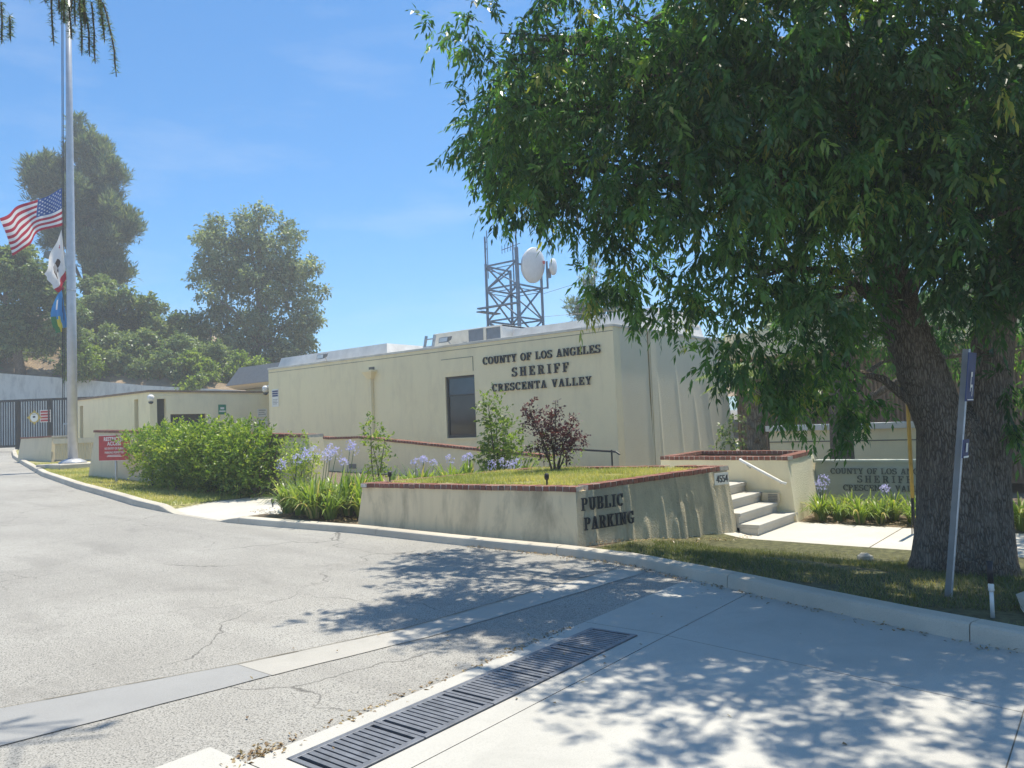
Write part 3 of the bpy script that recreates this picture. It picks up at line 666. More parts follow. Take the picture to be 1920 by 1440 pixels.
def dish(c, r, n_, dp, name, stripe=False):
    n_ = Vector(n_).normalized(); q = n_.to_track_quat('Z', 'Y').to_matrix().to_4x4(); Mx = Matrix.Translation(c) @ q
    MB().lathe((0, 0, 0), [(r*.35, -dp), (r*.9, -dp*.35), (r, -.02), (r, .04), (r*.97, .07), (r*.6, .11), (r*.2, .13)], 28).xf(Mx).build(name, M['dish'], TW, smooth=True)
    if stripe: MB().add([Mx @ Vector((r*.70, r*.18, .118)), Mx @ Vector((r*.93, r*.20, .095)), Mx @ Vector((r*.90, r*.38, .095)), Mx @ Vector((r*.62, r*.34, .122))], [(0, 1, 2, 3)]).build('red_mark', M['orange'], TW)
dish((-19.25, 26.15, 8.33), .76, (.98, -.02, -.18), .35, 'large_dish', True)
dish((-18.86, 27.05, 8.33), .36, (.93, .25, -.05), .12, 'small_dish')
MB().tube([(-19.1, 26.95, 7.4), (-19.1, 26.95, 8.6)], .045, 6).beam((-19.4, 26.92, 7.44), (-19.1, 26.95, 7.44), .05).box((-19.06, 26.88, 7.85), (-18.94, 27.02, 8.25)).build('dish_mount', M['towersteel'], TW)
MB().beam((-19.4, 25.3, 8.3), (-19.28, 26.15, 8.3), .06).build('dish_mount', M['towersteel'], TW)
for p, q, lab in (((-19.3, 26.9, 7.2), (-6, 40, 14.), 'thin wire running from the tower up to the right'), ((-19.4, 26.9, 6.2), (-6, 38, 8.6), 'lower thin wire running from the tower to the right')):
    pts = [Vector(p).lerp(Vector(q), t/10)-Vector((0, 0, .5*math.sin(math.pi*t/10))) for t in range(11)]
    tagged(MB().tube(pts, .008, 4).build('overhead_wire', M['frame']), lab, 'wire')
# ------------------------------------------------------------------ the PUBLIC PARKING planter
PA = thing('raised_planter', 'brick-capped cream planter with raised letters PUBLIC PARKING by the drive', 'planter', (-6.9, 9.2, 0))
CT = [(-9.0, 7.63, .81), (-5.25, 7.82, .81), (-4.53, 10.76, .875), (-5.4, 11.05, .86), (-8.28, 11.01, .82)]
CB = [(-9.14, 7.585, -.3), (-5.20, 7.745, -.3), (-4.415, 10.78, -.5), (-5.4, 11.1, -.5), (-8.42, 11.1, -.2)]
BH = .062
lo = [Vector(p) for p in CB]; hi = [Vector((p[0], p[1], p[2]-BH)) for p in CT]
cen = Vector((-6.9, 9.4, 0))
hi_in = [p.lerp(Vector((cen.x, cen.y, p.z)), .012) for p in hi]
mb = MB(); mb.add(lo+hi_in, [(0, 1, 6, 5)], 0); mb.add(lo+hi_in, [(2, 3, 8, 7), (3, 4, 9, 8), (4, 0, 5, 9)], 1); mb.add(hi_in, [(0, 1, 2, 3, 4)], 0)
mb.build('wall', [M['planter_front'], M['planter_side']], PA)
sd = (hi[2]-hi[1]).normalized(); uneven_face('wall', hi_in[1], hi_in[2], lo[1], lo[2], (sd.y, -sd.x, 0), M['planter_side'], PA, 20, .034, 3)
for i in range(5):
    p, q = Vector(CT[i]), Vector(CT[(i+1) % 5]); d = (q-p).normalized(); inn = Vector((-d.y, d.x, 0)).normalized()
    sh = .0 if i != 0 else 0
    p2, q2 = p-Vector((0, 0, BH))+d*(.205 if i in (1, 3) else .0), q-Vector((0, 0, BH))-d*(.205 if i in (1, 3) else .0)
    if i in (2,): p2 = p2+d*.0; q2 = q2
    brick_row(PA, p2, q2, inward=inn)
tz = lambda x, y: .775+.02*ss(8, 11, y)
def in_planter(x, y):
    for i in range(5):
        p, q = CT[i], CT[(i+1) % 5]
        nx, ny = -(q[1]-p[1]), q[0]-p[0]; l = math.hypot(nx, ny)
        if ((x-p[0])*nx+(y-p[1])*ny)/l < .2: return False
    return True
v = []
for p in CT: c = Vector(p); v.append((c.x+(cen.x-c.x)*.05, c.y+(cen.y-c.y)*.05, tz(c.x, c.y)))
MB().add(v, [(0, 1, 2, 3, 4)]).build('soil', M['straw'], PA)
def side(t, z, out=.03):
    a = hi_in[1].lerp(hi_in[2], t); b = lo[1].lerp(lo[2], t); k = (a.z-z)/(a.z-b.z)
    p = a.lerp(b, k); d = (hi[2]-hi[1]).normalized(); return Vector((p.x, p.y, z))+Vector((d.y, -d.x, 0))*out
SL = (hi[2]-hi[1]).length
lettering('PUBLIC', side(.05/SL, .515), side(.76/SL, .515), .155, PA, M['letter'], .022, cond=.80)
lettering('PARKING', side(.08/SL, .28), side(.93/SL, .28), .155, PA, M['letter'], .022, cond=.80)
npz = thing('house_number_plate', 'small white plate with the number 4554 at the planter end', 'number plate', side(.93, .70)); npz.rotation_euler = (0, 0, math.atan2(*(hi[2]-hi[1]).to_2d().yx))
MB().box((-.17, -.012, -.085), (.17, .0, .085)).mesh
me = MB().box((-.16, -.014, -.085), (.16, .0, .085)).mesh('plate', M['signwhite']); link('plate', me, None, npz)
x = -.125
for c in '4554':
    link('numeral', letter_mesh(c, .10, .006, M['letter']), M['letter'], npz, (x, -.0145, -.05)); x += .066
# little path lights and sprinkler stubs stuck in the soil
for (x, y, z, lab) in ((-8.75, 8.0, .80, 'short black garden spike at the near corner of the planter'), (-5.85, 8.05, .79, 'thin black sprinkler riser in the planter grass'), (-12.0, 8.15, .28, 'black garden spike beside the service walk')):
    t_ = thing('garden_spike', lab, 'spike', (x, y, z-.06)); MB().tube([(x, y, z-.08), (x, y, z+.12)], .012, 6).build('stem', M['black_iron'], t_); MB().lathe((x, y, z+.08), [(.022, 0), (.03, .02), (.03, .07), (.015, .085)], 8).build('head', M['black_iron'], t_)

# ------------------------------------------------------------------ the steps and the planter beyond them
ST = thing('entry_steps', 'four pale concrete steps rising between the two brick-capped planters', 'steps', (-4.8, 11.7, -.23))
for k in range(4):
    x1 = -4.17-.27*k; z1 = -.23+.1+.155*(k+1)
    MB().box((-5.6-.002*k, 10.8, z1-.155-.2), (x1, 12.46, z1-.055)).build('step', M['walk'], ST)
    MB().box((-5.55, 10.8-.001, z1-.055), (x1+.025, 12.462, z1)).build('tread', M['walk'], ST, bevel=.008)
MB().box((-9.0, 11.15, -.3), (-5.55, 12.7, .486)).build('landing', M['walk'], ST)
PB = thing('raised_planter', 'brick-capped cream planter beside the entry steps with a handrail on it', 'planter', (-5.5, 13.5, -.2))
DT = [(-6.62, 12.62, .91), (-4.23, 12.40, .91), (-4.43, 14.4, .91), (-6.86, 14.67, .91)]
DB = [(-6.62, 12.56, -.5), (-4.08, 12.32, -.5), (-4.25, 14.5, -.5), (-6.95, 14.7, -.5)]
cen2 = Vector((-5.5, 13.5, 0)); lo2 = [Vector(p) for p in DB]; hi2 = [Vector((p[0], p[1], p[2]-BH)).lerp(Vector((cen2.x, cen2.y, p[2]-BH)), .012) for p in DT]
MB().add(lo2+hi2, [(0, 1, 5, 4)], 0).add(lo2+hi2, [(1, 2, 6, 5), (2, 3, 7, 6), (3, 0, 4, 7)], 1).build('wall', [M['stucco'], M['stucco_coarse']], PB)
for i in range(4):
    p, q = Vector(DT[i]), Vector(DT[(i+1) % 4]); d = (q-p).normalized(); k = .205 if i in (1, 3) else 0
    brick_row(PB, p-Vector((0, 0, BH))+d*k, q-Vector((0, 0, BH))-d*k)
MB().add([(p[0]+(cen2.x-p[0])*.1, p[1]+(cen2.y-p[1])*.1, .80) for p in DT], [(0, 1, 2, 3)]).build('soil', M['soil'], PB)
hr = thing('handrail', 'short white sloping handrail on the planter wall above the steps', 'handrail', (-4.6, 12.36, .6))
MB().tube([(-5.02, 12.40, .86), (-4.98, 12.34, .85), (-4.30, 12.28, .50), (-4.24, 12.30, .48)], .024, 8).build('rail', M['white'], hr, smooth=True)
for x, z in ((-4.88, .78), (-4.36, .51)): MB().beam((x, 12.46, z-.06), (x, 12.32, z), .018).build('bracket', M['steel'], hr)
ub = thing('wall_vent', 'small beige louvred vent box low on the planter wall by the steps', 'vent', (-4.52, 12.33, .25))
MB().box((-4.66, 12.335, .17), (-4.38, 12.37, .33)).build('frame', M['lowwall'], ub)
for k in range(5): MB().box((-4.56, 12.325, .195+.024*k), (-4.41, 12.335, .209+.024*k)).build('louvre', M['greypaint'], ub)

# ------------------------------------------------------------------ monument sign wall behind the ash tree
MS = thing('monument_sign', 'grey-green sign wall with raised station name behind the big tree', 'sign', (-3.1, 14.2, -.2))
MB().loft([(-4.55, 14.15, -.4), (-1.75, 14.15, -.4), (-1.75, 14.5, -.4), (-4.55, 14.5, -.4)], [(-4.35, 14.2, .70), (-1.85, 14.2, .70), (-1.85, 14.45, .70), (-4.35, 14.45, .70)]).build('wall', M['monument'], MS)
MB().box((-4.38, 14.17, .70), (-1.82, 14.48, .74)).build('cap', M['monument'], MS)
for t, a_, b_, z, h in (('COUNTY OF LOS ANGELES', -4.10, -2.36, .50, .098), ('SHERIFF', -3.66, -2.80, .355, .118), ('CRESCENTA VALLEY', -3.90, -2.55, .215, .098)):
    lettering(t, (a_, 14.183+.0 if z > .4 else 14.176, z), (b_, 14.183 if z > .4 else 14.176, z), h, MS, M['letter_grey'], .012)
# entry court behind: white ledge, ribbed wall
LG = thing('court_wall', 'low white-capped wall in the entry court behind the steps', 'wall', (-4, 16.5, 0))
MB().box((-6.0, 16.5, -.3), (-2.2, 16.85, 1.22)).build('wall', M['stucco'], LG); MB().box((-6.05, 16.42, 1.22), (-2.15, 16.93, 1.34)).build('cap', M['white'], LG, bevel=.01)
MB().box((-6.0, 16.485, .98), (-2.2, 16.5, 1.0)).build('reveal', M['seam'], LG)
EW = thing('entry_wing', 'brown vertically ribbed wall of the entry wing behind the tree', 'building', (-4, 24, 0))
MB().box((-9.4, 23.2, -.4), (3.5, 28, 3.3)).build('wall', M['ribbed'], EW)
mb = MB()
for k in range(120):
    x = -9.35+k*.105; mb.box((x, 23.14, -.3), (x+.055, 23.2, 3.1))
o = mb.build('ribbing', M['ribbed'], EW); o['kind'] = 'stuff'
MB().box((-9.3, 22.3, 3.3), (4.2, 28.4, 4.05)).build('fascia', M['stucco'], EW)

# ------------------------------------------------------------------ ramp wall along the building
RW = thing('ramp_wall', 'cream ramp wall with dark brick cap sloping along the station wall', 'wall', (-15.5, 14.1, .4))
rp = [(-23.5, 1.62), (-20.23, 1.62), (-17.75, 1.45), (-16.5, 1.45), (-12.77, 1.12), (-10.6, .93), (-9.9, .87)]
for (xa, za), (xb, zb) in zip(rp[:-1], rp[1:]):
    MB().loft([(xa, 14.0, -.3), (xb, 14.0, -.3), (xb, 14.22, -.3), (xa, 14.22, -.3)], [(xa, 14.0, za-.07), (xb, 14.0, zb-.07), (xb, 14.22, zb-.07), (xa, 14.22, za-.07)]).build('wall', M['stucco'], RW)
    brick_row(RW, (xa, 13.97, za-.07), (xb, 13.97, zb-.07), depth=.26, ln=.11)
rl = thing('ramp_handrail', 'dark pipe handrail at the low end of the ramp', 'handrail', (-9.3, 14.1, .3))
MB().tube([(-10.3, 14.4, 1.02), (-8.6, 14.4, .92), (-8.5, 14.4, .86)], .022, 8).build('rail', M['black_iron'], rl)
for x in (-9.9, -8.7): MB().tube([(x, 14.4, .0), (x, 14.4, .96)], .018, 6).build('post', M['black_iron'], rl)
fv = thing('foundation_vent', 'small grey vent low on the ramp wall behind the flowers', 'vent', (-16.8, 13.99, .62)); MB().box((-16.95, 13.985, .55), (-16.65, 14.0, .68)).build('grille', M['greypaint'], fv)

# ------------------------------------------------------------------ annex at the far left
AN = thing('annex_building', 'low flat-roofed cream annex with slot windows beyond the hedge', 'building', (-29.5, 16, .8))
ax, ay, at = -27.0, 13.4, 3.26
def slot_wall_x(y0, y1, slots, x, name):          # wall along Y at x, outer face +X
    cur = y0; mb = MB()
    for (a_, b_, z0, z1) in slots:
        mb.box((x-.25, cur, .2), (x, a_, at)); mb.box((x-.25, a_, .2), (x, b_, z0)); mb.box((x-.25, a_, z1), (x, b_, at)); cur = b_
    mb.box((x-.25, cur, .2), (x, y1, at)); mb.build(name, M['stucco'], AN)
def slot_wall_y(x0, x1, slots, y, name):
    cur = x0; mb = MB()
    for (a_, b_, z0, z1) in slots:
        mb.box((cur, y, .2), (a_, y+.25, at)); mb.box((a_, y, .2), (b_, y+.25, z0)); mb.box((a_, y, z1), (b_, y+.25, at)); cur = b_
    mb.box((cur, y, .2), (x1, y+.25, at)); mb.build(name, M['stucco'], AN)
slot_wall_x(ay+.252, 24, [(13.66, 13.98, 1.2, 3.02), (14.15, 15.55, 1.35, 2.46)], ax, 'wall')
slot_wall_y(-33.0, ax, [(-32.72, -32.42, .9, 3.02), (-28.15, -27.85, .9, 3.05)], ay, 'wall')
MB().box((-33.0, ay+.252, .2), (-32.75, 24, at)).build('wall', M['stucco'], AN)
for b_ in (((ax-.16, 13.66, 1.2), (ax-.12, 13.98, 3.02)), ((ax-.16, 14.15, 1.35), (ax-.12, 15.55, 2.46)), ((-32.72, ay+.14, .9), (-32.42, ay+.18, 3.02)), ((-28.15, ay+.14, .9), (-27.85, ay+.18, 3.05))):
    MB().box(*b_).build('pane', M['glass'], AN)
MB().box((-33.1, ay-.06, at), (ax+.06, 24.1, at+.07)).build('roof', M['ribbed'], AN)
dome_camera(ax, ay+.05, 3.12, .22, -.12, 'white dome camera on the corner of the low annex')
gs = thing('green_notice', 'small green notice on the annex wall above the hedge', 'sign', (ax, 16.2, 2.6))
MB().box((ax, 16.04, 2.42), (ax+.012, 16.36, 2.80)).build('board', M['green_sign'], gs)
MB().box((ax+.0122, 16.12, 2.62), (ax+.0135, 16.28, 2.70)).box((ax+.0122, 16.07, 2.52), (ax+.0135, 16.33, 2.57)).build('print', M['signwhite'], gs)
for y, z0, z1, lab in ((17.95, 2.30, 2.62, 'upper white notice at the inner end of the annex wall'), (17.95, 1.92, 2.22, 'lower white notice at the inner end of the annex wall')):
    s_ = thing('white_notice', lab, 'sign', (ax, y, z0)); MB().box((ax, y-.22, z0), (ax+.012, y+.22, z1)).build('board', M['signwhite'], s_)
    mb = MB()
    for k in range(3): mb.box((ax+.0122, y-.17, z1-.07-.08*k), (ax+.0135, y+.15-.05*(k % 2), z1-.04-.08*k))
    mb.build('print', M['greypaint'], s_)

# ------------------------------------------------------------------ low walls, railing, flagpole
LW = thing('low_wall', 'short battered cream wall with brick cap at the bend of the kerb', 'wall', (-32.6, 12, .85))
MB().loft([(-34.3, 11.6, .3), (-30.85, 11.6, .3), (-30.85, 12.4, .3), (-34.3, 12.4, .3)], [(-34.05, 11.75, 1.80), (-31.1, 11.75, 1.80), (-31.1, 12.25, 1.80), (-34.05, 12.25, 1.80)]).build('wall', M['lowwall'], LW)
brick_row(LW, (-34.08, 11.72, 1.80), (-31.07, 11.72, 1.80), depth=.56, ln=.11)
RL = thing('low_railing', 'low grey picket railing behind the flagpole', 'railing', (-29.3, 11.8, .85))
MB().box((-31.0, 11.76, 1.55), (-27.4, 11.86, 1.73)).build('top_rail', M['lowwall'], RL); MB().box((-31.0, 11.78, .92), (-27.4, 11.84, .97)).build('bottom_rail', M['greypaint'], RL)
pk = MB().box((-.022, -.022, 0), (.022, .022, .58)).mesh('picket', M['lowwall'])
for k in range(26): link('picket', pk, None, RL, Vector((-30.9+.137*k, 11.81, .97))-world_loc(RL))
for x in (-29.6,): MB().box((x, 11.75, .5), (x+.3, 11.87, 1.55)).build('post', M['lowwall'], RL)
LW2 = thing('low_wall', 'battered cream wall with dark brick cap behind the red sign and hedge', 'wall', (-17.4, 9.6, .4))
MB().loft([(-22.45, 9.30, .0), (-12.35, 9.30, -.1), (-12.35, 9.85, -.1), (-22.45, 9.85, .0)], [(-22.05, 9.42, 1.84), (-12.6, 9.42, 1.5), (-12.6, 9.75, 1.5), (-22.05, 9.75, 1.84)]).build('wall', M['lowwall'], LW2)
brick_row(LW2, (-22.08, 9.38, 1.84), (-12.6, 9.38, 1.5), depth=.4, ln=.11)
PX, PY = -26.8, 10.75; pz = G(PX, PY)
FP = thing('flagpole', 'tall pale grey metal flagpole on a concrete base', 'flagpole', (PX, PY, pz))
MB().box((PX-.95, PY-.75, pz-.3), (PX+.95, PY+.75, pz+.24)).build('footing', M['kerb'], FP, bevel=.02)
MB().lathe((PX, PY, pz+.24), [(.42, 0), (.40, .05), (.24, .13), (.17, .15)], 20).build('collar', M['polepaint'], FP, smooth=True)
MB().tube([(PX, PY, pz+.2), (PX, PY, 6), (PX, PY, 12), (PX, PY, 18)], [.155, .14, .105, .07], 20).build('shaft', M['polepaint'], FP, smooth=True)
LD = Vector((-.785, -.62, 0)); ND = Vector((-.62, .785, 0))
hx = Vector((PX, PY, 0))+LD*.27
MB().tube([hx+Vector((0, 0, 2.2)), hx-LD*.1+Vector((0, 0, 17.9))], .012, 5).tube([hx+LD*.05+Vector((0, 0, 2.2)), hx-LD*.06+Vector((0, 0, 17.9))], .012, 5).build('halyard', M['black_iron'], FP)
MB().beam((PX, PY, 2.2), (hx.x, hx.y, 2.2), .05).build('cleat', M['steel'], FP)
MB().lathe((PX, PY, 6.55), [(.143, 0), (.15, .02), (.143, .04)], 18).build('band', M['steel'], FP)

def flag_grid(nu, nv, fn):
    return [[fn(i/nu, j/nv) for i in range(nu+1)] for j in range(nv+1)]
def flag_mesh(name, nu, nv, fn, mats, pick):
    g = flag_grid(nu, nv, fn); mb = MB()
    mb.v = [tuple(p) for r_ in g for p in r_]
    for j in range(nv):
        for i in range(nu):
            n = nu+1; mb.f.append((j*n+i, j*n+i+1, (j+1)*n+i+1, (j+1)*n+i)); mb.m.append(pick((i+.5)/nu, (j+.5)/nv))
    return mb
def cloth(name, c, tr=.35):
    m, n, p = nodes(name); p.inputs['Base Color'].default_value = (*c, 1); p.inputs['Roughness'].default_value = .75; p.inputs['Specular IOR Level'].default_value = .2
    t = n.nodes.new('ShaderNodeBsdfTranslucent'); t.inputs[0].default_value = (*c, 1); mx = n.nodes.new('ShaderNodeMixShader'); mx.inputs[0].default_value = tr
    P = pos(n); bump(n, p, noise(n, P, 9, 4), .35, .05)
    n.links.new(p.outputs[0], mx.inputs[1]); n.links.new(t.outputs[0], mx.inputs[2]); n.links.new(mx.outputs[0], n.nodes['Material Output'].inputs[0]); return m
FW_, FR_, FB_ = cloth('flag_white', (.78, .76, .74)), cloth('flag_red', (.46, .03, .06)), cloth('flag_blue', (.05, .11, .30))
FG_, FY_, FC_, FK_ = cloth('flag_green', (.06, .22, .10)), cloth('flag_yellow', (.62, .55, .08)), cloth('flag_sky_blue', (.06, .30, .62)), cloth('flag_brown', (.10, .065, .05))
def bil(u, v, A, B_, C_, D_):       # u along the fly, v down the hoist; A hoist top, B hoist bottom, C fly top, D fly bottom as (s, z)
    s = (1-u)*(1-v)*A[0]+(1-u)*v*B_[0]+u*(1-v)*C_[0]+u*v*D_[0]; z = (1-u)*(1-v)*A[1]+(1-u)*v*B_[1]+u*(1-v)*C_[1]+u*v*D_[1]; return s, z
def us(u, v):
    s, z = bil(u, v, (0, 10.02), (-.02, 8.76), (2.15, 9.12), (1.66, 7.82))
    s += .10*math.sin(math.pi*u)*(v-.4); z += .05*math.sin(5*u+1)*u-.10*math.sin(math.pi*u)*v*(1-v)*2+.16*math.sin(math.pi*u)*(v*.9)
    w = .16*math.sin(7.5*u+2.2*v)*min(1, u*3)+.05*math.sin(17*u-3*v)*u
    return hx+LD*s+ND*w+Vector((0, 0, z))
F1 = thing('national_flag', 'red and white striped flag with blue starred canton flying at half staff', 'flag', hx+Vector((0, 0, 9.4)))
flag_mesh('field', 60, 39, us, None, lambda u, v: 2 if (u < .4 and v < 7/13) else (1 if int(v*13) % 2 == 0 else 0)).build('field', [FW_, FR_, FB_], F1, smooth=True)
st = MB()
for r_ in range(9):
    for c_ in range(6 if r_ % 2 == 0 else 5):
        u0_ = .4*((c_*2+1+(r_ % 2))/12); v0_ = (7/13)*((r_+1)/10); p = us(u0_, v0_); e1 = (us(u0_+.01, v0_)-p).normalized(); e2 = (us(u0_, v0_+.01)-p).normalized(); nn = e1.cross(e2).normalized()
        if nn.dot(ND) > 0: nn = -nn
        ring_ = []
        for k in range(10):
            R_ = .042 if k % 2 == 0 else .018; t = math.pi*k/5; ring_.append(p+nn*.008+e2*(-R_*math.cos(t))+e1*(R_*math.sin(t)))
        st.add(ring_, [tuple(range(10))])
st.build('stars', FW_, F1)
def ca(u, v):
    s, z = bil(u, v, (.0, 8.60), (-.14, 6.98), (.62, 7.16), (.10, 6.50))
    w = .13*math.sin(9*u+1.5*v)*u+.05*math.sin(14*v)*u; return hx+LD*s+ND*(w-.05)+Vector((0, 0, z))
F2 = thing('state_flag', 'limp white flag with brown emblem and red hem under the striped flag', 'flag', hx+Vector((0, 0, 7.5)))
flag_mesh('field', 26, 30, ca, None, lambda u, v: 1 if v > .84 else 0).build('field', [FW_, FR_], F2, smooth=True)
def on_flag(fn, pts, off=.012):
    out = []
    for u, v in pts:
        p = fn(u, v); e1 = fn(u+.01, v)-p; e2 = fn(u, v+.01)-p; nn = e1.cross(e2).normalized()
        if nn.dot(ND) > 0: nn = -nn
        out.append(p+nn*off)
    return out
bear = [(.30, .42), (.36, .36), (.46, .38), (.60, .36), (.70, .40), (.74, .50), (.74, .62), (.68, .62), (.66, .54), (.52, .55), (.50, .64), (.44, .64), (.43, .54), (.34, .54), (.27, .50)]
MB().add(on_flag(ca, bear), [tuple(range(len(bear)))]).build('emblem', FK_, F2)
star = [(.2+.05*(1 if k % 2 == 0 else .4)*math.sin(math.pi*k/5), .2-.06*(1 if k % 2 == 0 else .4)*math.cos(math.pi*k/5)) for k in range(10)]
MB().add(on_flag(ca, star), [tuple(range(10))]).build('star', FR_, F2)
def co(u, v):
    s, z = bil(u, v, (.02, 6.60), (-.16, 5.42), (.16, 6.45), (.10, 5.16))
    s += .14*math.sin(math.pi*min(1, v*1.05))*u+.12*v*u*(1 if v < .85 else .6); w = .10*math.sin(11*u)*min(1, v*2); return hx+LD*s+ND*(w-.04)+Vector((0, 0, z))
F3 = thing('county_flag', 'limp blue, green and yellow flag hanging lowest on the flagpole', 'flag', hx+Vector((0, 0, 5.9)))
flag_mesh('field', 20, 24, co, None, lambda u, v: (2 if u > .8 and v > .6 else 1 if (v > .66 and u > .35) else 3 if (.18 < v < .42 and .45 < u < .8) else 0)).build('field', [FC_, FY_, FG_, FW_], F3, smooth=True)

# ------------------------------------------------------------------ red sign by the hedge
RS = thing('restricted_access_sign', 'red RESTRICTED ACCESS sign on a thin post before the hedge', 'sign', (-19.68, 8.87, .46), rz=rad(14))
link('board', MB().box((-.56, -.012, .64), (.52, .012, 1.26)).mesh('board', M['red']), None, RS)
link('border', MB().box((-.565, -.0125, .634), (.525, -.010, .64)).box((-.565, -.0125, 1.26), (.525, -.01, 1.266)).mesh('border', M['signwhite']), None, RS)
link('post', MB().box((-.025, .013, -.2), (.025, .05, 1.2)).mesh('post', M['steel']), None, RS)
for t, s_, z, sx, b_ in (('RESTRICTED', .135, 1.17, 1.0, .002), ('ACCESS', .135, 1.055, 1.05, .002), ('NO ENTRY OR PUBLIC', .08, .935, .85, .0), ('PARKING PERMITTED', .08, .835, .9, .0)):
    put_text(t, s_, M['signwhite'], RS, (0, -.014, z), bold=b_, sx=sx)
link('small_print', MB().box((-.24, -.0145, .762), (.22, -.013, .775)).box((-.27, -.0145, .732), (.26, -.013, .745)).mesh('small_print', M['signwhite']), None, RS)

# ------------------------------------------------------------------ iron gate across the drive, retaining wall and bank
g0, g1 = Vector((-51.0, 10.7, 0)), Vector((-41.9, 17.85, 0)); gd = (g1-g0); GL_ = gd.length; gd.normalize(); gzt, gzb = 3.86, 1.50
GA = thing('sliding_gate', 'tall black iron picket gate closing the drive', 'gate', (-45.9, 14.7, 1.4))
for z, h in ((gzt, .12), (gzb, .12)): MB().beam(g0+Vector((0, 0, z)), g1+Vector((0, 0, z)), .07, h).build('rail', M['black_iron'], GA)
pk = MB().box((-.022, -.022, gzb), (.022, .022, gzt)).mesh('picket', M['black_iron'])
for k in range(int(GL_/.128)):
    p = g0+gd*(.06+.128*k); o = link('picket', pk, None, GA, Vector((p.x, p.y, 0))-world_loc(GA)); o.rotation_euler.z = math.atan2(gd.y, gd.x)
for t in (.655, .80, .0, 1.0):
    p = g0+gd*GL_*t; MB().beam(p+Vector((0, 0, .9)), p+Vector((0, 0, gzt+.02)), .17).build('post', M['black_iron'], GA)
gn = Vector((gd.y, -gd.x, 0)); ga = math.atan2(gd.y, gd.x)
em = thing('gate_emblem', 'gold-edged emblem plate hung on the black gate', 'emblem', g0+gd*GL_*.735+gn*.06+Vector((0, 0, 2.95)), rz=ga)
pt = []
for k in range(16):
    t = 2*math.pi*k/16; R_ = .40 if k % 4 == 0 else (.30 if k % 2 == 0 else .27); pt.append((R_*math.sin(t), 0, R_*math.cos(t)))
link('plate', MB().loft(pt[::-1], [(x, -.015, z) for x, y, z in pt[::-1]]).mesh('plate', M['gold']), None, em)
pt = [(.2*math.sin(k*math.pi/10), -.016, .23*math.cos(k*math.pi/10)) for k in range(20)]
link('disc', MB().loft(pt[::-1], [(x, -.022, z) for x, y, z in pt[::-1]]).mesh('disc', M['signwhite']), None, em)
link('mark', MB().box((-.07, -.026, -.02), (.06, -.0225, .08)).box((-.12, -.026, .16), (.12, -.0225, .18)).mesh('mark', M['letter']), None, em)
rs = thing('gate_notice', 'small red and white notice beside the gate emblem', 'sign', g0+gd*GL_*.785+gn*.06+Vector((0, 0, 3.0)), rz=ga)
link('board', MB().box((-.28, -.012, -.32), (.28, 0, .32)).mesh('board', M['signwhite']), None, rs)
mb = MB()
for k in range(4): mb.box((-.25, -.015, .17-.15*k), (.25, -.0122, .28-.15*k))
link('stripes', mb.mesh('stripes', M['red']), None, rs)
RT = thing('retaining_wall', 'tall weathered grey concrete retaining wall behind the gate', 'wall', (-54, 21, 1.2))
rw = [(-70, 8.2, 7.6), (-57.0, 18.5, 6.25), (-53.5, 21.3, 5.74), (-49.6, 24.4, 5.07), (-44, 29, 4.4), (-38, 34, 4.0)]
for (xa, ya, za), (xb, yb, zb) in zip(rw[:-1], rw[1:]):
    d = Vector((xb-xa, yb-ya, 0)).normalized(); n_ = Vector((-d.y, d.x, 0))*.4
    P_ = [Vector((xa, ya, 0)), Vector((xb, yb, 0))]
    MB().loft([P_[0]+Vector((0, 0, .3)), P_[1]+Vector((0, 0, .3)), P_[1]+n_+Vector((0, 0, .3)), P_[0]+n_+Vector((0, 0, .3))], [P_[0]+Vector((0, 0, za)), P_[1]+Vector((0, 0, zb)), P_[1]+n_+Vector((0, 0, zb)), P_[0]+n_+Vector((0, 0, za))]).build('panel', M['retaining'], RT)
v, f = [], []; nn_ = 14
hl = [(-110, -25, 9.)]+rw+[(-20, 50, 3.0), (10, 75, 2.)]
for i, (x, y, z) in enumerate(hl):
    for j in range(nn_):
        t = (j/(nn_-1))**1.5; k = t*75; rise = (9*(1-math.exp(-k/14)))*(1 if i < 5 else .35)
        v.append((x-.79*k+random.uniform(-.3, .3)*min(j, 2), y+.62*k, z-.15+rise+random.uniform(-.35, .35)*min(j, 1)))
for i in range(len(hl)-1):
    for j in range(nn_-1): f.append((i*nn_+j, (i+1)*nn_+j, (i+1)*nn_+j+1, i*nn_+j+1))
me = bpy.data.meshes.new('hillside'); me.from_pydata(v, [], f); me.polygons.foreach_set('use_smooth', [True]*len(f)); me.update()
tagged(link('hillside', me, M['hill']), kind='structure')
CF = thing('chain_link_fence', 'chain-link fence on galvanised posts above the retaining wall', 'fence', (-56, 20, 6.2))
cp_ = [Vector((-66, 12.5, 6.9)), Vector((-61.5, 16.2, 6.6)), Vector((-57.9, 19.2, 6.1)), Vector((-55.0, 21.6, 5.75))]
for p in cp_: MB().tube([p, p+Vector((0, 0, 1.75))], .04, 6).build('post', M['steel'], CF)
mb = MB()
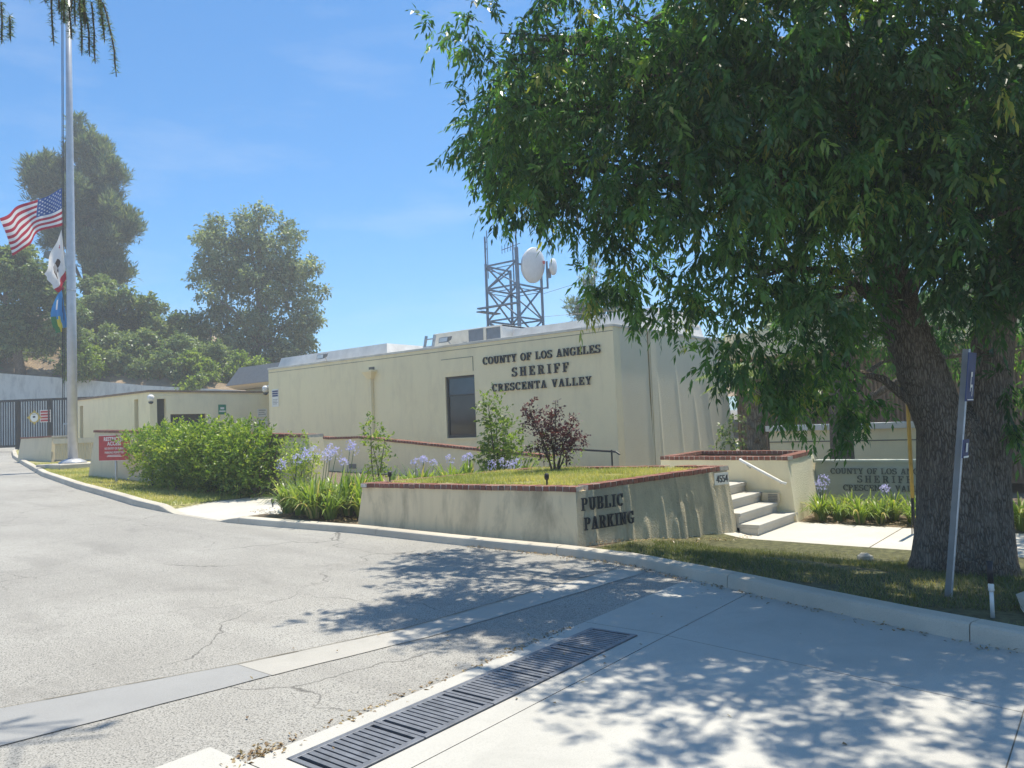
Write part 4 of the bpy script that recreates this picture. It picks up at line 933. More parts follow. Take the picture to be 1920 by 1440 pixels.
for p, q in zip(cp_[:-1], cp_[1:]):
    MB().tube([p+Vector((0, 0, 1.72)), q+Vector((0, 0, 1.72))], .03, 6).build('rail', M['steel'], CF)
    L = (q-p).length; n = int(L/.2)
    for k in range(-8, n):
        for sg in (0, 1):
            a_, b_ = k/n, (k+8.)/n
            za, zb = (0, 1.7) if sg == 0 else (1.7, 0)
            t0, t1 = max(a_, 0), min(b_, 1)
            if t1 <= t0: continue
            i0, i1 = (t0-a_)/(b_-a_), (t1-a_)/(b_-a_)
            mb.beam(p.lerp(q, t0)+Vector((0, 0, za+(zb-za)*i0)), p.lerp(q, t1)+Vector((0, 0, za+(zb-za)*i1)), .008)
o = mb.build('mesh', M['steel'], CF); o['kind'] = 'stuff'
# lamp on the hill and a pole behind the annex
lp = thing('area_light', 'boxy area light on a pole among the oaks behind the flags', 'lamp', (-55.4, 21.9, 6))
MB().tube([(-55.4, 21.9, 5.5), (-55.4, 21.9, 14.3)], .08, 8).build('pole', M['steel'], lp); MB().loft([(-56.5, 20.9, 14.15), (-55.5, 21.7, 14.15), (-55.7, 22.1, 14.15), (-56.8, 21.3, 14.15)], [(-56.4, 20.95, 14.55), (-55.55, 21.65, 14.55), (-55.75, 22.0, 14.55), (-56.7, 21.25, 14.55)]).build('head', M['greypaint'], lp)
dp = thing('dark_pole', 'slim dark pole standing before the tall grey-green tree', 'pole', (-50.8, 29.7, 4)); MB().tube([(-50.8, 29.7, 3.), (-50.8, 29.7, 9.3)], [.10, .07], 8).build('shaft', M['black_iron'], dp)

# ------------------------------------------------------------------ posts at the kerb on the right
SP = thing('sign_post', 'leaning grey perforated signpost before the big tree', 'sign post', (-1.21, 7.1, 0))
P0, P1 = Vector((-1.21, 7.12, -.05)), Vector((-.955, 7.2, 2.06)); SPd = (P1-P0).normalized()
MB().beam(P0, P1, .052, .045, up=(0, 1, 0)).build('post', M['greypaint'], SP)
MB().beam(P0+Vector((.025, -.022, 0)), P1+Vector((.025, -.022, 0)), .012, .012).build('flange', M['steel'], SP)
def sign_on_post(t0, t1, w, m, nm):
    a_, b_ = P0.lerp(P1, t0)+Vector((.05, -.03, 0)), P0.lerp(P1, t1)+Vector((.05, -.03, 0)); e = Vector((.15, .989, 0))*w*.5
    d = Vector((-.989, .15, 0))*-.006
    o = MB().loft([a_-e, a_+e, a_+e-d, a_-e-d], [b_-e, b_+e, b_+e-d, b_-e-d]).build(nm, m, SP); return a_, b_, e, d
a_, b_, e, d = sign_on_post(.80, .985, .19, M['blue_sign'], 'parking_sign')
def mark(u0, u1, v0, v1):
    P_ = lambda u, v: a_.lerp(b_, v)+e*u+d*1.3
    return [P_(u0, v0), P_(u1, v0), P_(u1, v1), P_(u0, v1)]
mb = MB()
for q in ((-.3, .1, .50, .60), (-.3, -.15, .2, .60), (-.15, .3, .28, .34), (.2, .32, .10, .32), (-.8, .8, .02, .04)): mb.add(mark(*q), [(0, 1, 2, 3)])
mb.build('sign_marks', M['signwhite'], SP)
sign_on_post(.585, .655, .14, M['blue_sign'], 'small_sign'); a_, b_, e, d = P0.lerp(P1, .585)+Vector((.05, -.03, 0)), P0.lerp(P1, .655)+Vector((.05, -.03, 0)), Vector((.15, .989, 0))*.07, Vector((.989, -.15, 0))*.006
MB().add(mark(-.9, .9, .0, .1), [(0, 1, 2, 3)]).add(mark(-.3, .3, .3, .8), [(0, 1, 2, 3)]).build('sign_marks', M['signwhite'], SP)
YP = thing('yellow_post', 'thin weathered yellow guy post behind the big tree', 'post', (-2.36, 11.9, -.15))
MB().tube([(-2.36, 11.9, .35), (-2.33, 11.9, 2.5)], .026, 8).build('sleeve', M['yellow'], YP); MB().tube([(-2.36, 11.9, -.3), (-2.36, 11.9, .4)], .018, 6).tube([(-2.40, 11.88, -.3), (-2.37, 11.88, .35)], .008, 5).build('anchor_rod', M['black_iron'], YP)
HB = thing('irrigation_riser', 'white and black plastic riser pipe standing at the kerb edge', 'pipe', (-.825, 6.62, 0))
MB().tube([(-.825, 6.55, .05), (-.822, 6.55, .27)], .014, 10).lathe((-.822, 6.55, .25), [(.016, 0), (.02, .01), (.02, .05), (.014, .06)], 10).build('pipe', M['plastic'], HB, smooth=True)
MB().tube([(-.822, 6.55, .31), (-.820, 6.55, .47)], .020, 10).build('black_sleeve', M['black_iron'], HB, smooth=True)
for x, y, s_, lab in ((-2.45, 9.6, .09, 'small pale stone on the shaded lawn'), (-.55, 6.9, .17, 'grey stone in the grass near the riser pipe')):
    b_ = MB().lathe((x, y, G(x, y)+.08), [(s_*.3, -.05), (s_, 0), (s_*.9, s_*.45), (s_*.35, s_*.75)], 9); b_.v = [(vx+random.uniform(-.2, .2)*s_, vy+random.uniform(-.2, .2)*s_, vz) for vx, vy, vz in b_.v]
    tagged(b_.build('stone', M['kerb'], None, smooth=False), lab, 'stone')
# ------------------------------------------------------------------ vegetation
RNG = np.random.default_rng(11)
def unit(a): return a/np.maximum(np.linalg.norm(a, axis=-1, keepdims=True), 1e-9)
def diamonds(P, D, Nn, L, W, fold=.12, mid=.42):
    S = unit(np.cross(D, Nn)); U = np.cross(S, D)
    n = len(P); V = np.empty((n, 4, 3)); L = L[:, None]; W = W[:, None]
    V[:, 0] = P; V[:, 1] = P+D*L*mid+S*W*.5+U*W*fold; V[:, 2] = P+D*L-np.array([0, 0, 1.])*L*.08; V[:, 3] = P+D*L*mid-S*W*.5+U*W*fold
    return V.reshape(-1, 3), np.arange(n*4).reshape(n, 4)
def lobe_points(lobes, per, shell=2.4, rng=RNG, squash=1., pw=2.0):
    out, cid, nor = [], [], []
    for i, l in enumerate(lobes):
        c = np.array(l[:3]); r = np.array(l[3:6]) if len(l) >= 6 else np.array([l[3], l[3], l[3]*squash])
        n = max(4, int(per*float(np.prod(r))**(pw/3)))
        d = unit(rng.normal(size=(n, 3))); q = rng.random(n)**(1/shell)
        out.append(c+d*q[:, None]*r); nor.append(d); cid.append(np.full(n, i))
    return np.concatenate(out), np.concatenate(nor), np.concatenate(cid)
def foliage(name, lobes, per, m, leaves=6, L=.06, W=.035, droop=.5, spread=.12, rng=RNG, compound=0, squash=1., vbase=None, up=0., keep=None, pw=2.0, shell=2.4):
    T, O, cid = lobe_points(lobes, per, shell, rng, squash, pw)
    if keep is not None:
        k = keep(T); T, O, cid = T[k], O[k], cid[k]
    n = len(T); lobe_var = rng.random(len(lobes))
    td = unit(O*.7+rng.normal(size=(n, 3))*.5+np.array([0, 0, -droop+up]))
    tv = np.clip(rng.normal(.44, .22, n)+.55*(lobe_var[cid]-.5), 0, .93)
    idx = np.repeat(np.arange(n), leaves); m_ = len(idx)
    s = np.tile(np.linspace(0, 1, leaves), n)[:, None]
    P = T[idx]+td[idx]*s*spread*(.7+.6*rng.random((m_, 1)))
    D = unit(td[idx]*(.35+.5*s)+unit(rng.normal(size=(m_, 3)))*.8+np.array([0, 0, -droop*.8+up]))
    Nn = unit(rng.normal(size=(m_, 3))*.55+np.array([0, 0, 1.]))
    var = np.clip(tv[idx]+rng.normal(0, .09, m_), 0, .94)
    yl = rng.random(n) < .022; var = np.where(yl[idx], .97+.03*rng.random(m_), var) if compound else np.clip(var, 0, 1)
    if not compound:
        V, F = diamonds(P, D, Nn, L*(.7+.6*rng.random(m_)), W*(.7+.6*rng.random(m_)))
        return npmesh(name, V, F, m, np.repeat(var, 4))
    S = unit(np.cross(D, Nn)); ra = L*2.1; Ps, Ds, Ns, Ls, vs = [], [], [], [], []
    for k in range(compound):
        pair, sg = k//2, (1 if k % 2 else -1)
        if k == compound-1: t, ang = 1., 0.
        else: t, ang = .35+.5*pair/max(1, (compound-1)//2), sg*rad(48)
        dr = np.array([0, 0, -.18])*t*t
        Ps.append(P+D*ra*t+dr*ra); d2 = unit(D*math.cos(ang)+S*math.sin(ang)+np.array([0, 0, -.35])+rng.normal(size=(m_, 3))*.14); Ds.append(d2)
        Ns.append(unit(Nn+rng.normal(size=(m_, 3))*.25)); Ls.append(L*(.55+.85*rng.random(m_))); vs.append(np.clip(var+rng.normal(0, .03, m_), 0, 1))
    P, D, Nn, Lx, var = map(np.concatenate, (Ps, Ds, Ns, Ls, vs))
    V, F = diamonds(P, D, Nn, Lx, Lx*W/L)
    return npmesh(name, V, F, m, np.repeat(var, 4))

# -------- the big ash by the kerb
ASH = [(-4.73,6.21,5.51,0.80),(-5.16,5.87,5.51,0.38),(-5.27,5.77,5.69,0.20),(-4.50,6.21,4.54,0.90),(-4.97,5.84,4.43,0.33),(-4.83,6.04,4.98,0.50),(-4.45,6.28,3.89,0.72),(-4.82,5.98,4.12,0.35),(-4.76,6.05,3.69,0.30),(-3.89,6.49,3.65,0.75),(-4.25,6.34,3.48,0.30),(-3.83,6.84,3.04,0.55),(-4.14,6.60,2.84,0.27),(-4.23,6.52,3.01,0.16),(-3.37,6.96,2.77,0.50),(-3.72,6.82,2.59,0.25),(-3.19,6.51,4.01,1.00),(-3.21,6.67,5.06,1.10),(-4.03,6.53,5.17,0.90),(-2.34,6.63,4.55,1.10),(-2.40,6.65,3.61,1.00),(-2.71,6.96,2.89,0.72),(-2.87,7.39,2.22,0.42),(-2.84,7.70,1.80,0.28),(-2.70,8.07,1.68,0.24),(-2.00,7.28,2.63,0.75),(-2.32,8.10,1.99,0.45),(-2.09,8.06,1.44,0.28),(-2.02,8.13,1.17,0.16),(-1.49,6.79,4.48,1.00),(-1.60,7.02,3.61,1.00),(-0.85,7.06,4.23,1.00),(-0.94,7.31,3.29,1.00),(-1.03,7.30,2.45,0.60),(-0.68,7.84,2.32,0.60),(-0.77,8.33,1.59,0.30),(-0.83,8.30,1.25,0.18),(-1.27,7.39,2.08,0.22),(0.13,8.26,3.63,1.30),(0.21,8.24,4.98,1.30),(0.44,9.22,2.55,1.00),(-2.97,6.90,6.44,1.20),(-4.51,6.56,6.67,0.90),(-1.63,7.35,6.06,1.40),(-0.49,8.25,6.00,1.40),(-2.06,7.53,7.80,1.50),(-0.63,8.66,7.73,1.50),(-1.56,5.63,5.88,1.00),(-0.45,6.01,5.71,1.10),(0.41,7.20,5.67,1.30),(-2.59,5.83,5.96,0.90),(-3.74,5.95,5.84,0.60)]
ST1 = [(-1.50,8.59,-.15),(-1.47,8.60,.10),(-1.44,8.61,.45),(-1.42,8.61,.9),(-1.40,8.60,1.41),(-1.53,8.48,1.99),(-1.67,8.45,2.49),(-1.81,8.41,3.32),(-1.80,8.47,4.44),(-1.74,8.55,5.86),(-1.67,8.61,7.60)]
SR1 = [.35, .285, .25, .24, .232, .225, .205, .17, .13, .09, .04]
ST2 = [(-1.10,8.72,-.15),(-1.10,8.73,.10),(-1.09,8.74,.45),(-1.08,8.75,.87),(-1.02,8.76,1.65),(-.91,8.79,2.43),(-.70,8.89,3.46),(-.36,9.06,5.01),(-.10,9.16,6.56)]
SR2 = [.29, .245, .22, .21, .20, .175, .15, .11, .05]
def tree_with(name, label, loc, stems, lobes, m, mbark, per, limb_r=.05, limb_min=.4, group=None, cat='tree', **kw):
    t = thing(name, label, cat, loc, group); mb = MB()
    for pts, rs in stems: mb.tube(pts, rs, 18, wob=.05, seed=len(pts))
    mb.build('trunk', mbark, t, smooth=True)
    lm = MB(); allp = [(Vector(p), r) for pts, rs in stems for p, r in zip(pts, rs) if p[2] > stems[0][0][0][2]+.9]
    for i, l in enumerate(lobes):
        if l[3] < limb_min: continue
        c = Vector(l[:3]); low = [q for q in allp if q[0].z < c.z-.15] or allp[:2]
        p, r = min(low, key=lambda q: (q[0]-c).length+abs(c.z-q[0].z)*.3)
        a = p.lerp(c, .5)+Vector((random.uniform(-.15, .15), random.uniform(-.15, .15), .12*(c-p).length)); k = min(r*.55, limb_r*(1+.5*l[3]))
        lm.tube([p, p.lerp(a, .5), a, a.lerp(c, .6), c], [k, k*.85, k*.65, k*.45, k*.2], 7, wob=.1, seed=i)
        for j in range(3):
            e = c+Vector((random.uniform(-1, 1), random.uniform(-1, 1), random.uniform(-.6, .8)))*l[3]*.8
            lm.tube([a.lerp(c, .5), a.lerp(e, .6), e], [k*.4, k*.28, k*.1], 5)
    lm.build('limbs', mbark, t, smooth=True)
    loc_ = Vector(loc); lb = [(l[0]-loc_.x, l[1]-loc_.y, l[2]-loc_.z, *l[3:]) for l in lobes]
    link('crown', foliage('crown', lb, per, m, **kw), None, t); return t
drop = {(-2.02,8.13,1.17,0.16), (-4.23,6.52,3.01,0.16), (-1.03,7.30,2.45,0.60), (-0.68,7.84,2.32,0.60), (-1.27,7.39,2.08,0.22), (0.44,9.22,2.55,1.00)}
ASH = [(l[0], l[1], l[2]+(.26 if l[0] < -3.6 and l[2] < 4.0 else .10 if l[2] > 1.6 else .22), max(l[3]-(.24 if l[2] > 2.4 or l[0] > -1.4 else .04), .07)) for l in ASH if l not in drop]
ASH += [(-4.16, 6.62, 3.0, .16), (-3.98, 9.2, 6.2, .9), (-6.2, 8.0, 5.4, .6), (-5.5, 7.4, 5.1, .65), (-5.7, 8.2, 6.2, .7), (-.55, 7.6, 2.75, .4), (-1.05, 7.4, 2.75, .3), (.9, 9.2, 3.2, .8), (-2.2, 9.9, 5.0, 1.1), (-3.2, 9.3, 4.8, 1.0), (-.6, 10.2, 5.0, 1.2), (-4.0, 8.3, 5.6, .8), (-2.6, 8.6, 6.0, 1.0), (.6, 9.6, 5.4, 1.2)]
tree_with('ash_tree', 'large two-stemmed ash tree whose dark crown fills the upper right', (-1.3, 8.65, -.1), [(ST1, SR1), (ST2, SR2), ([(-1.28, 8.6, -.15), (-1.27, 8.62, .3), (-1.25, 8.64, .9), (-1.23, 8.66, 1.3), (-1.22, 8.68, 1.6)], [.40, .32, .29, .25, .13])], ASH, M['ash'], M['bark'], 220, compound=7, leaves=7, L=.088, W=.027, droop=.75, spread=.26, squash=.92, keep=lambda T: RNG.random(len(T)) < np.where(T[:, 2] > 5.5, .5, np.where(T[:, 1] > 0., .8, .95)))
ASH2 = [(-4.3,16.6,4.4,1.1),(-3.2,17.0,5.6,1.3),(-5.2,16.8,3.9,.8),(-2.2,17.2,4.4,1.0),(-3.0,17.4,3.0,.7),(-2.2,15.9,3.0,.8),(-1.0,15.7,2.6,.9),(-3.3,16.2,2.7,.6)]
tree_with('ash_tree', 'slimmer ash tree standing behind the steps planter, trunk by the court wall', (-4.08, 14.9, -.2), [([(-4.08, 14.9, -.3), (-4.08, 14.9, .3), (-4.06, 14.85, 1.5), (-4.0, 15.2, 2.8), (-3.8, 15.9, 4.2), (-3.5, 16.5, 5.6)], [.26, .21, .19, .16, .11, .04])], ASH2, M['ash'], M['bark'], 110, compound=5, leaves=6, L=.10, W=.032, droop=.75, spread=.28)
tree_with('ash_tree', 'third ash tree at the right edge beyond the double trunk', (1.3, 13.2, -.2), [([(.0, 12.3, -.3), (.0, 12.3, .6), (.05, 12.3, 2.), (.2, 12.4, 3.6), (.4, 12.6, 5.2)], [.34, .26, .23, .17, .06])], [(.2, 12.4, 4.6, 1.4), (1.4, 12.8, 4.2, 1.3), (.6, 13.6, 5.4, 1.4), (-.5, 13.4, 5.6, 1.2), (.9, 12.6, 3.2, .9), (.2, 15.2, 2.8, .9), (1.2, 15.0, 2.2, .9)], M['ash'], M['bark'], 110, compound=5, leaves=6, L=.10, W=.032, droop=.75, spread=.28)
# small palm in the court
PM = thing('palm', 'small palm with shaggy pale leaf bases on its trunk beside the station end wall', 'palm', (-6.44, 16.9, .1))
MB().tube([(-6.44, 16.9, -.2), (-6.44, 16.9, .6), (-6.46, 16.9, 1.5), (-6.44, 16.9, 2.4)], [.26, .22, .18, .20], 12, wob=.12).build('trunk', M['bark_pale'], PM)
for k in range(34):
    t = k*2.4; z = .35+k*.06; p = Vector((-6.44+.18*math.cos(t), 16.9+.18*math.sin(t), z)); o_ = Vector((math.cos(t), math.sin(t), .9)).normalized()
    s_ = Vector((-math.sin(t), math.cos(t), 0))*.075
    MB().add([p-s_, p+s_, p+o_*.16+s_*.6, p+o_*.22+Vector((math.cos(t), math.sin(t), 0))*.07, p+o_*.16-s_*.6], [(0, 1, 2, 3, 4)]).build('leaf_base', M['bark_pale'], PM)
Pl, Dl, Nl, Ll = [], [], [], []
for k in range(16):
    az = k*2.4; el = .9-.1*(k % 8)
    for j in range(26):
        t = j/25; r_ = 1.25*t; z = 2.45+math.sin(el)*r_-.55*t*t; c = Vector((-6.44+math.cos(az)*r_*math.cos(el*.6), 16.9+math.sin(az)*r_*math.cos(el*.6), z))
        for sg in (-1, 1): Pl.append(c-Vector((-6.44, 16.9, .1))); Dl.append(Vector((math.cos(az+sg*1.0), math.sin(az+sg*1.0), -.35)).normalized()); Nl.append((0, 0, 1)); Ll.append(.34*(1-.55*abs(t-.45)))
V, F = diamonds(np.array([tuple(p) for p in Pl]), np.array([tuple(p) for p in Dl]), np.array(Nl, float), np.array(Ll), np.full(len(Ll), .025))
link('fronds', npmesh('fronds', V, F, M['oak'], np.repeat(RNG.random(len(Ll)), 4)), None, PM)
sh = thing('court_shrub', 'dark shrub between the station end wall and the palm', 'shrub', (-7.2, 17.4, .1))
link('crown', foliage('crown', [(0, 0, .6, .5), (.1, 0, 1.1, .45), (1.5, -.3, .7, .4)], 300, M['oak'], L=.09, W=.05), None, sh); MB().tube([(-7.2, 17.4, -.3), (-7.2, 17.4, .8)], .04, 6).build('stem', M['twig'], sh)

# -------- trees behind
def fuzz(lobes, k=5, seed=1, core=.62, rs=(.24, .46), push=1.0):
    # break each mass into a core and uneven clumps round it
    rg = random.Random(seed); out = []
    for l in lobes:
        r = l[3:6] if len(l) >= 6 else (l[3],)*3
        out.append((*l[:3], *(x*core for x in r)))
        for _ in range(k):
            d = Vector((rg.gauss(0, 1), rg.gauss(0, 1), rg.gauss(0, 1)*.9+.15)).normalized(); s = rg.uniform(*rs); q = push*rg.uniform(.75, 1.12)
            out.append((l[0]+d.x*r[0]*q, l[1]+d.y*r[1]*q, l[2]+d.z*r[2]*q, r[0]*s, r[1]*s, r[2]*s*.8))
    return out
def far_tree(name, label, base, lobes, m, per, trunk_r, cat='tree', group='trees behind the station', mbark=None, clumps=8, **kw):
    top = max(l[2] for l in lobes); c = np.mean([l[:3] for l in lobes], axis=0)
    stem = [base, (base[0]*.6+c[0]*.4, base[1]*.6+c[1]*.4, base[2]+(c[2]-base[2])*.5), (c[0], c[1], c[2]), (c[0], c[1], top)]
    lobes = fuzz(lobes, clumps, int(abs(base[0])*7))
    return tree_with(name, label, base, [(stem, [trunk_r, trunk_r*.8, trunk_r*.5, trunk_r*.12])], lobes, m, mbark or M['bark'], per, limb_r=trunk_r*.25, limb_min=.8, group=group, cat=cat, **kw)
pine = [(-74.8,30.9,28.6,1.5,1.5,2.6),(-77.6,28.9,25.8,1.6,1.6,2.4),(-78.7,28.0,26.2,1.1,1.1,1.9),(-74.2,31.6,25.4,2.2,2.2,3.0),(-72.8,32.9,23.6,1.8,1.8,3.0),(-73.1,32.4,27.6,1.2,1.2,2.2),(-75.9,30.6,22.4,2.4,2.4,3.0),(-72.3,33.4,20.8,1.8,1.8,2.0),(-74.3,32.0,19.2,2.6,2.6,2.0),(-77.0,29.6,20.9,2.0,2.0,2.2),(-71.3,34.3,21.5,.9,.9,1.2),(-73.6,32.4,17.0,2.2,2.2,1.6)]
pine = [(l[0]*.86, l[1]*.86, 1.6+(l[2]-1.6)*.86, *(r_*.86 for r_ in l[3:])) for l in pine]; pc = np.mean([l[:2] for l in pine], axis=0); pine = [(pc[0]+(l[0]-pc[0])*.88, pc[1]+(l[1]-pc[1])*.88, l[2], l[3]*.82, l[4]*.82, l[5]) for l in pine]
far_tree('pine_tree', 'tall blue-green pine rising behind the flagpole', (-64.2, 27.0, 6.), pine, M['pine'], 230, .45, leaves=9, L=.55, W=.085, droop=-.1, up=.55, spread=.5, shell=3)
oakA = [(-55.5,19.2,12.2,1.7),(-55.7,19.3,9.8,2.0),(-54.0,20.5,11.4,1.4),(-58.0,17.3,11.0,2.2),(-56.2,18.6,13.2,1.2),(-53.6,20.9,9.2,1.5),(-60.5,15.5,12.0,2.2),(-57.5,17.6,8.6,1.6)]
far_tree('oak_tree', 'round dusty green oak at the left edge behind the flags', (-56.5, 19.6, 5.6), oakA, M['oak'], 270, .32, leaves=8, L=.24, W=.14, droop=.15, spread=.35)
oakB = [(-59.6,26.2,11.9,1.8),(-57.7,27.8,11.2,1.7),(-58.7,27.1,9.2,2.2),(-60.7,25.5,9.8,1.9),(-60.0,26.3,6.9,1.8)]
far_tree('oak_tree', 'broad grey-green oak directly right of the flagpole', (-59.5, 27.0, 5.0), oakB, M['oak'], 270, .36, leaves=8, L=.25, W=.15, droop=.15, spread=.36)
oakC = [(-56.0,29.2,9.2,1.5),(-54.9,30.1,9.6,1.3),(-56.8,28.6,7.4,1.7),(-54.4,30.4,7.6,1.4)]
far_tree('oak_tree', 'smaller dark oak between the broad oak and the tall grey-green tree', (-56.0, 29.8, 4.4), oakC, M['oak'], 330, .25, leaves=8, L=.24, W=.14, droop=.15, spread=.36)
limeA = [(-48.8,27.5,6.4,.9),(-48.3,27.9,5.6,.8),(-49.4,27.0,5.5,.8),(-47.7,26.6,5.0,.7)]
far_tree('bushy_tree', 'bright yellow-green bushy tree below the dark pole', (-48.7, 27.6, 3.4), limeA, M['lime'], 360, .1, leaves=7, L=.22, W=.13, droop=.2, spread=.3)
limeB = [(-52.6,21.6,7.0,.8),(-52.2,22.0,6.3,.7),(-52.9,21.2,6.0,.6)]
far_tree('bushy_tree', 'yellow-green young tree above the retaining wall beside the flagpole', (-53.2, 22.1, 5.3), limeB, M['lime'], 330, .08, leaves=7, L=.22, W=.13, droop=.2, spread=.3)
syc = [(-52.3,34.2,17.2,1.8),(-54.6,32.4,16.6,1.7),(-50.6,35.6,16.3,1.7),(-53.9,33.2,13.6,2.1),(-51.1,35.5,13.1,2.2),(-49.7,36.7,11.8,1.7),(-55.4,32.0,14.6,1.5),(-52.8,34.3,10.0,2.2),(-50.7,36.0,9.0,1.9),(-54.4,33.0,10.2,1.6),(-48.9,37.3,10.4,1.0),(-49.5,36.4,14.4,1.2),(-51.6,34.8,18.8,.7),(-54.3,32.5,18.2,.6),(-50.0,36.3,7.2,1.6),(-52.3,34.6,7.2,1.6)]
far_tree('tall_tree', 'tall airy grey-green tree standing alone behind the annex roof', (-53.0, 34.6, 4.0), syc, M['sycamore'], 135, .42, leaves=6, L=.27, W=.15, droop=.25, spread=.45, mbark=M['bark_pale'])
con = [(-22.3,35.4,8.6,.35,.35,1.1),(-22.1,35.6,9.8,.18,.18,.7),(-23.0,35.0,7.6,.4,.4,.8),(-21.5,36.0,8.4,.4,.4,1.0),(-22.4,35.5,7.0,.9,.9,.6),(-21.2,36.3,7.4,.8,.8,.8),(-22.2,35.6,6.0,1.1,1.1,.6)]
far_tree('conifer', 'pale green conifer peeping past the crown edge above the roof', (-22.0, 35.8, 2.5), con, M['pine'], 420, .16, clumps=3, leaves=9, L=.3, W=.05, droop=-.1, up=.5, spread=.3)
back = [((-14, 44, 2.2), [(-14, 44, 7, 2.5), (-12, 45, 5.5, 2.2), (-16, 43, 5, 2.3)], 'dark tree far behind the station roof, hidden by the ash crown'), ((-4, 46, 1.5), [(-4, 46, 6.5, 2.6), (-1.8, 47, 5, 2.4), (-6, 45, 5, 2.2)], 'broad tree far behind the entry wing'), ((6, 40, .5), [(6, 40, 5.5, 2.6), (8, 41, 4, 2.2), (4, 39.5, 4, 2.2)], 'broad tree beyond the street at the far right')]
for b_, l_, lab in back: far_tree('oak_tree', lab, b_, l_, M['oak'], 200, .25, leaves=7, L=.26, W=.16, droop=.15, spread=.36)
bh = [(i*1.1-1.0, 27.0+.3*math.sin(i), 1.4+.5*(i % 3), 1.1) for i in range(9)]
far_tree('boundary_hedge', 'tall green hedge beyond the entry wing at the right edge', (4, 27.2, -.3), bh, M['lime'], 260, .08, cat='hedge', leaves=7, L=.12, W=.07, droop=.2, spread=.3)

for k, (x, y, z, r_) in enumerate(((-61.5, 17.5, 7.6, 1.0), (-58.6, 20.6, 7.4, .9), (-54.6, 22.6, 6.9, 1.1), (-52.2, 24.4, 6.6, 1.2), (-50.4, 26.2, 6.2, 1.1), (-53.6, 25.4, 8.0, 1.5), (-51.6, 28.0, 7.4, 1.4), (-49.4, 29.6, 6.4, 1.3), (-47.2, 30.6, 5.8, 1.2), (-56.0, 24.2, 8.0, 1.4))):
    far_tree('bank_shrub', 'grey-green shrub on the bank above the retaining wall, %s from the flagpole side' % ('first second third fourth fifth sixth seventh eighth ninth tenth'.split()[k]), (x, y, z-1.4), [(x, y, z, r_), (x+.8, y+.5, z-.4, r_*.8), (x-.7, y-.5, z-.3, r_*.8)], M['oak'] if k not in (2, 8) else M['lime'], 300, .1, cat='shrub', group='shrubs on the bank', leaves=8, L=.22, W=.13, droop=.15, spread=.3)
# -------- deodar cedar whose drooping branches hang into the top left
CD = thing('cedar_tree', 'deodar cedar with drooping needle sprays hanging into the upper left corner', 'tree', (-9.2, -1.2, 0))
MB().tube([(-9.2, -1.2, -.1), (-9.2, -1.2, 3), (-9.2, -1.2, 9), (-9.2, -1.2, 14)], [.42, .34, .22, .05], 14, wob=.05).build('trunk', M['bark'], CD, smooth=True)
lim = MB(); np_, nd_ = [], []
def needles(a, b, n, sp=.055):
    for i in range(n):
        p = a.lerp(b, i/n)
        for k in range(13):
            d = Vector((random.gauss(0, 1), random.gauss(0, 1), random.gauss(0, .8)-.25)).normalized(); np_.append(p); nd_.append(d)
def spray(p, length, lean, n=5):
    """a hanging twig with tufts of needles"""
    q = p; 
    pts = [p]
    for i in range(n):
        q = q+(Vector(lean)*(1-i/n)*.5+Vector((random.uniform(-.06, .06), random.uniform(-.06, .06), -1))).normalized()*length/n; pts.append(q)
    lim.tube(pts, [.007]*(len(pts)-1)+[.003], 5)
    for a, b in zip(pts[:-1], pts[1:]): needles(a, b, max(2, int((b-a).length/.032)))
def bough(pts, k=.05):
    lim.tube(pts, [k*(1-.75*i/(len(pts)-1)) for i in range(len(pts))], 7)
bough([(-9.2, -1.2, 7.0), (-8.2, .4, 6.6), (-7.2, 1.7, 6.0), (-6.5, 2.4, 5.38), (-6.2, 2.65, 5.12)])
bough([(-9.2, -1.2, 6.4), (-8.4, .5, 6.2), (-7.5, 1.6, 5.8), (-6.9, 2.1, 5.3)], .045)
for p, l, ln in (((-6.78, 2.22, 5.12), .34, (.1, 0, 0)), ((-6.72, 2.26, 5.0), .20, (.1, 0, 0)), ((-6.46, 2.46, 5.2), .46, (.25, .1, 0)), ((-6.38, 2.53, 5.1), .18, (0, 0, 0)), ((-6.34, 2.55, 5.05), .26, (.1, .1, 0)), ((-6.28, 2.60, 5.05), .40, (.1, .1, 0)), ((-6.24, 2.63, 5.0), .36, (.2, .2, 0)), ((-6.20, 2.66, 5.08), .5, (.1, .1, 0)), ((-6.17, 2.70, 5.1), .34, (.3, .3, 0)), ((-6.14, 2.72, 5.08), .62, (.45, .35, 0)), ((-6.4, 2.5, 5.3), .3, (-.1, 0, 0)), ((-6.32, 2.58, 5.2), .3, (0, 0, 0)), ((-6.26, 2.62, 5.2), .3, (.2, 0, 0)), ((-6.6, 2.35, 5.25), .12, (0, 0, 0)), ((-6.85, 2.15, 5.15), .45, (0, 0, 0))):
    spray(Vector(p), l, ln, 6)
rg2 = random.Random(21)
for A0, B0 in (((-8.2, .4, 6.6), (-6.5, 2.4, 5.4)), ((-8.4, .5, 6.2), (-6.9, 2.1, 5.35))):
    for k in range(14): spray(Vector(A0).lerp(Vector(B0), k/14)+Vector((rg2.uniform(-.12, .12), rg2.uniform(-.12, .12), rg2.uniform(-.02, .06))), rg2.uniform(.15, .4), (rg2.uniform(-.4, .4), rg2.uniform(-.4, .4), 0), 4)
for k in range(20):
    t = rg2.random(); p = Vector((-6.62, 2.32, 5.32)).lerp(Vector((-6.12, 2.74, 5.14)), t)+Vector((rg2.uniform(-.1, .1), rg2.uniform(-.1, .1), rg2.uniform(-.04, .1))); spray(p, rg2.uniform(.12, .3)*(1.2 if .3 < t else .7), (rg2.uniform(-.4, .5), rg2.uniform(-.4, .5), 0), 4)
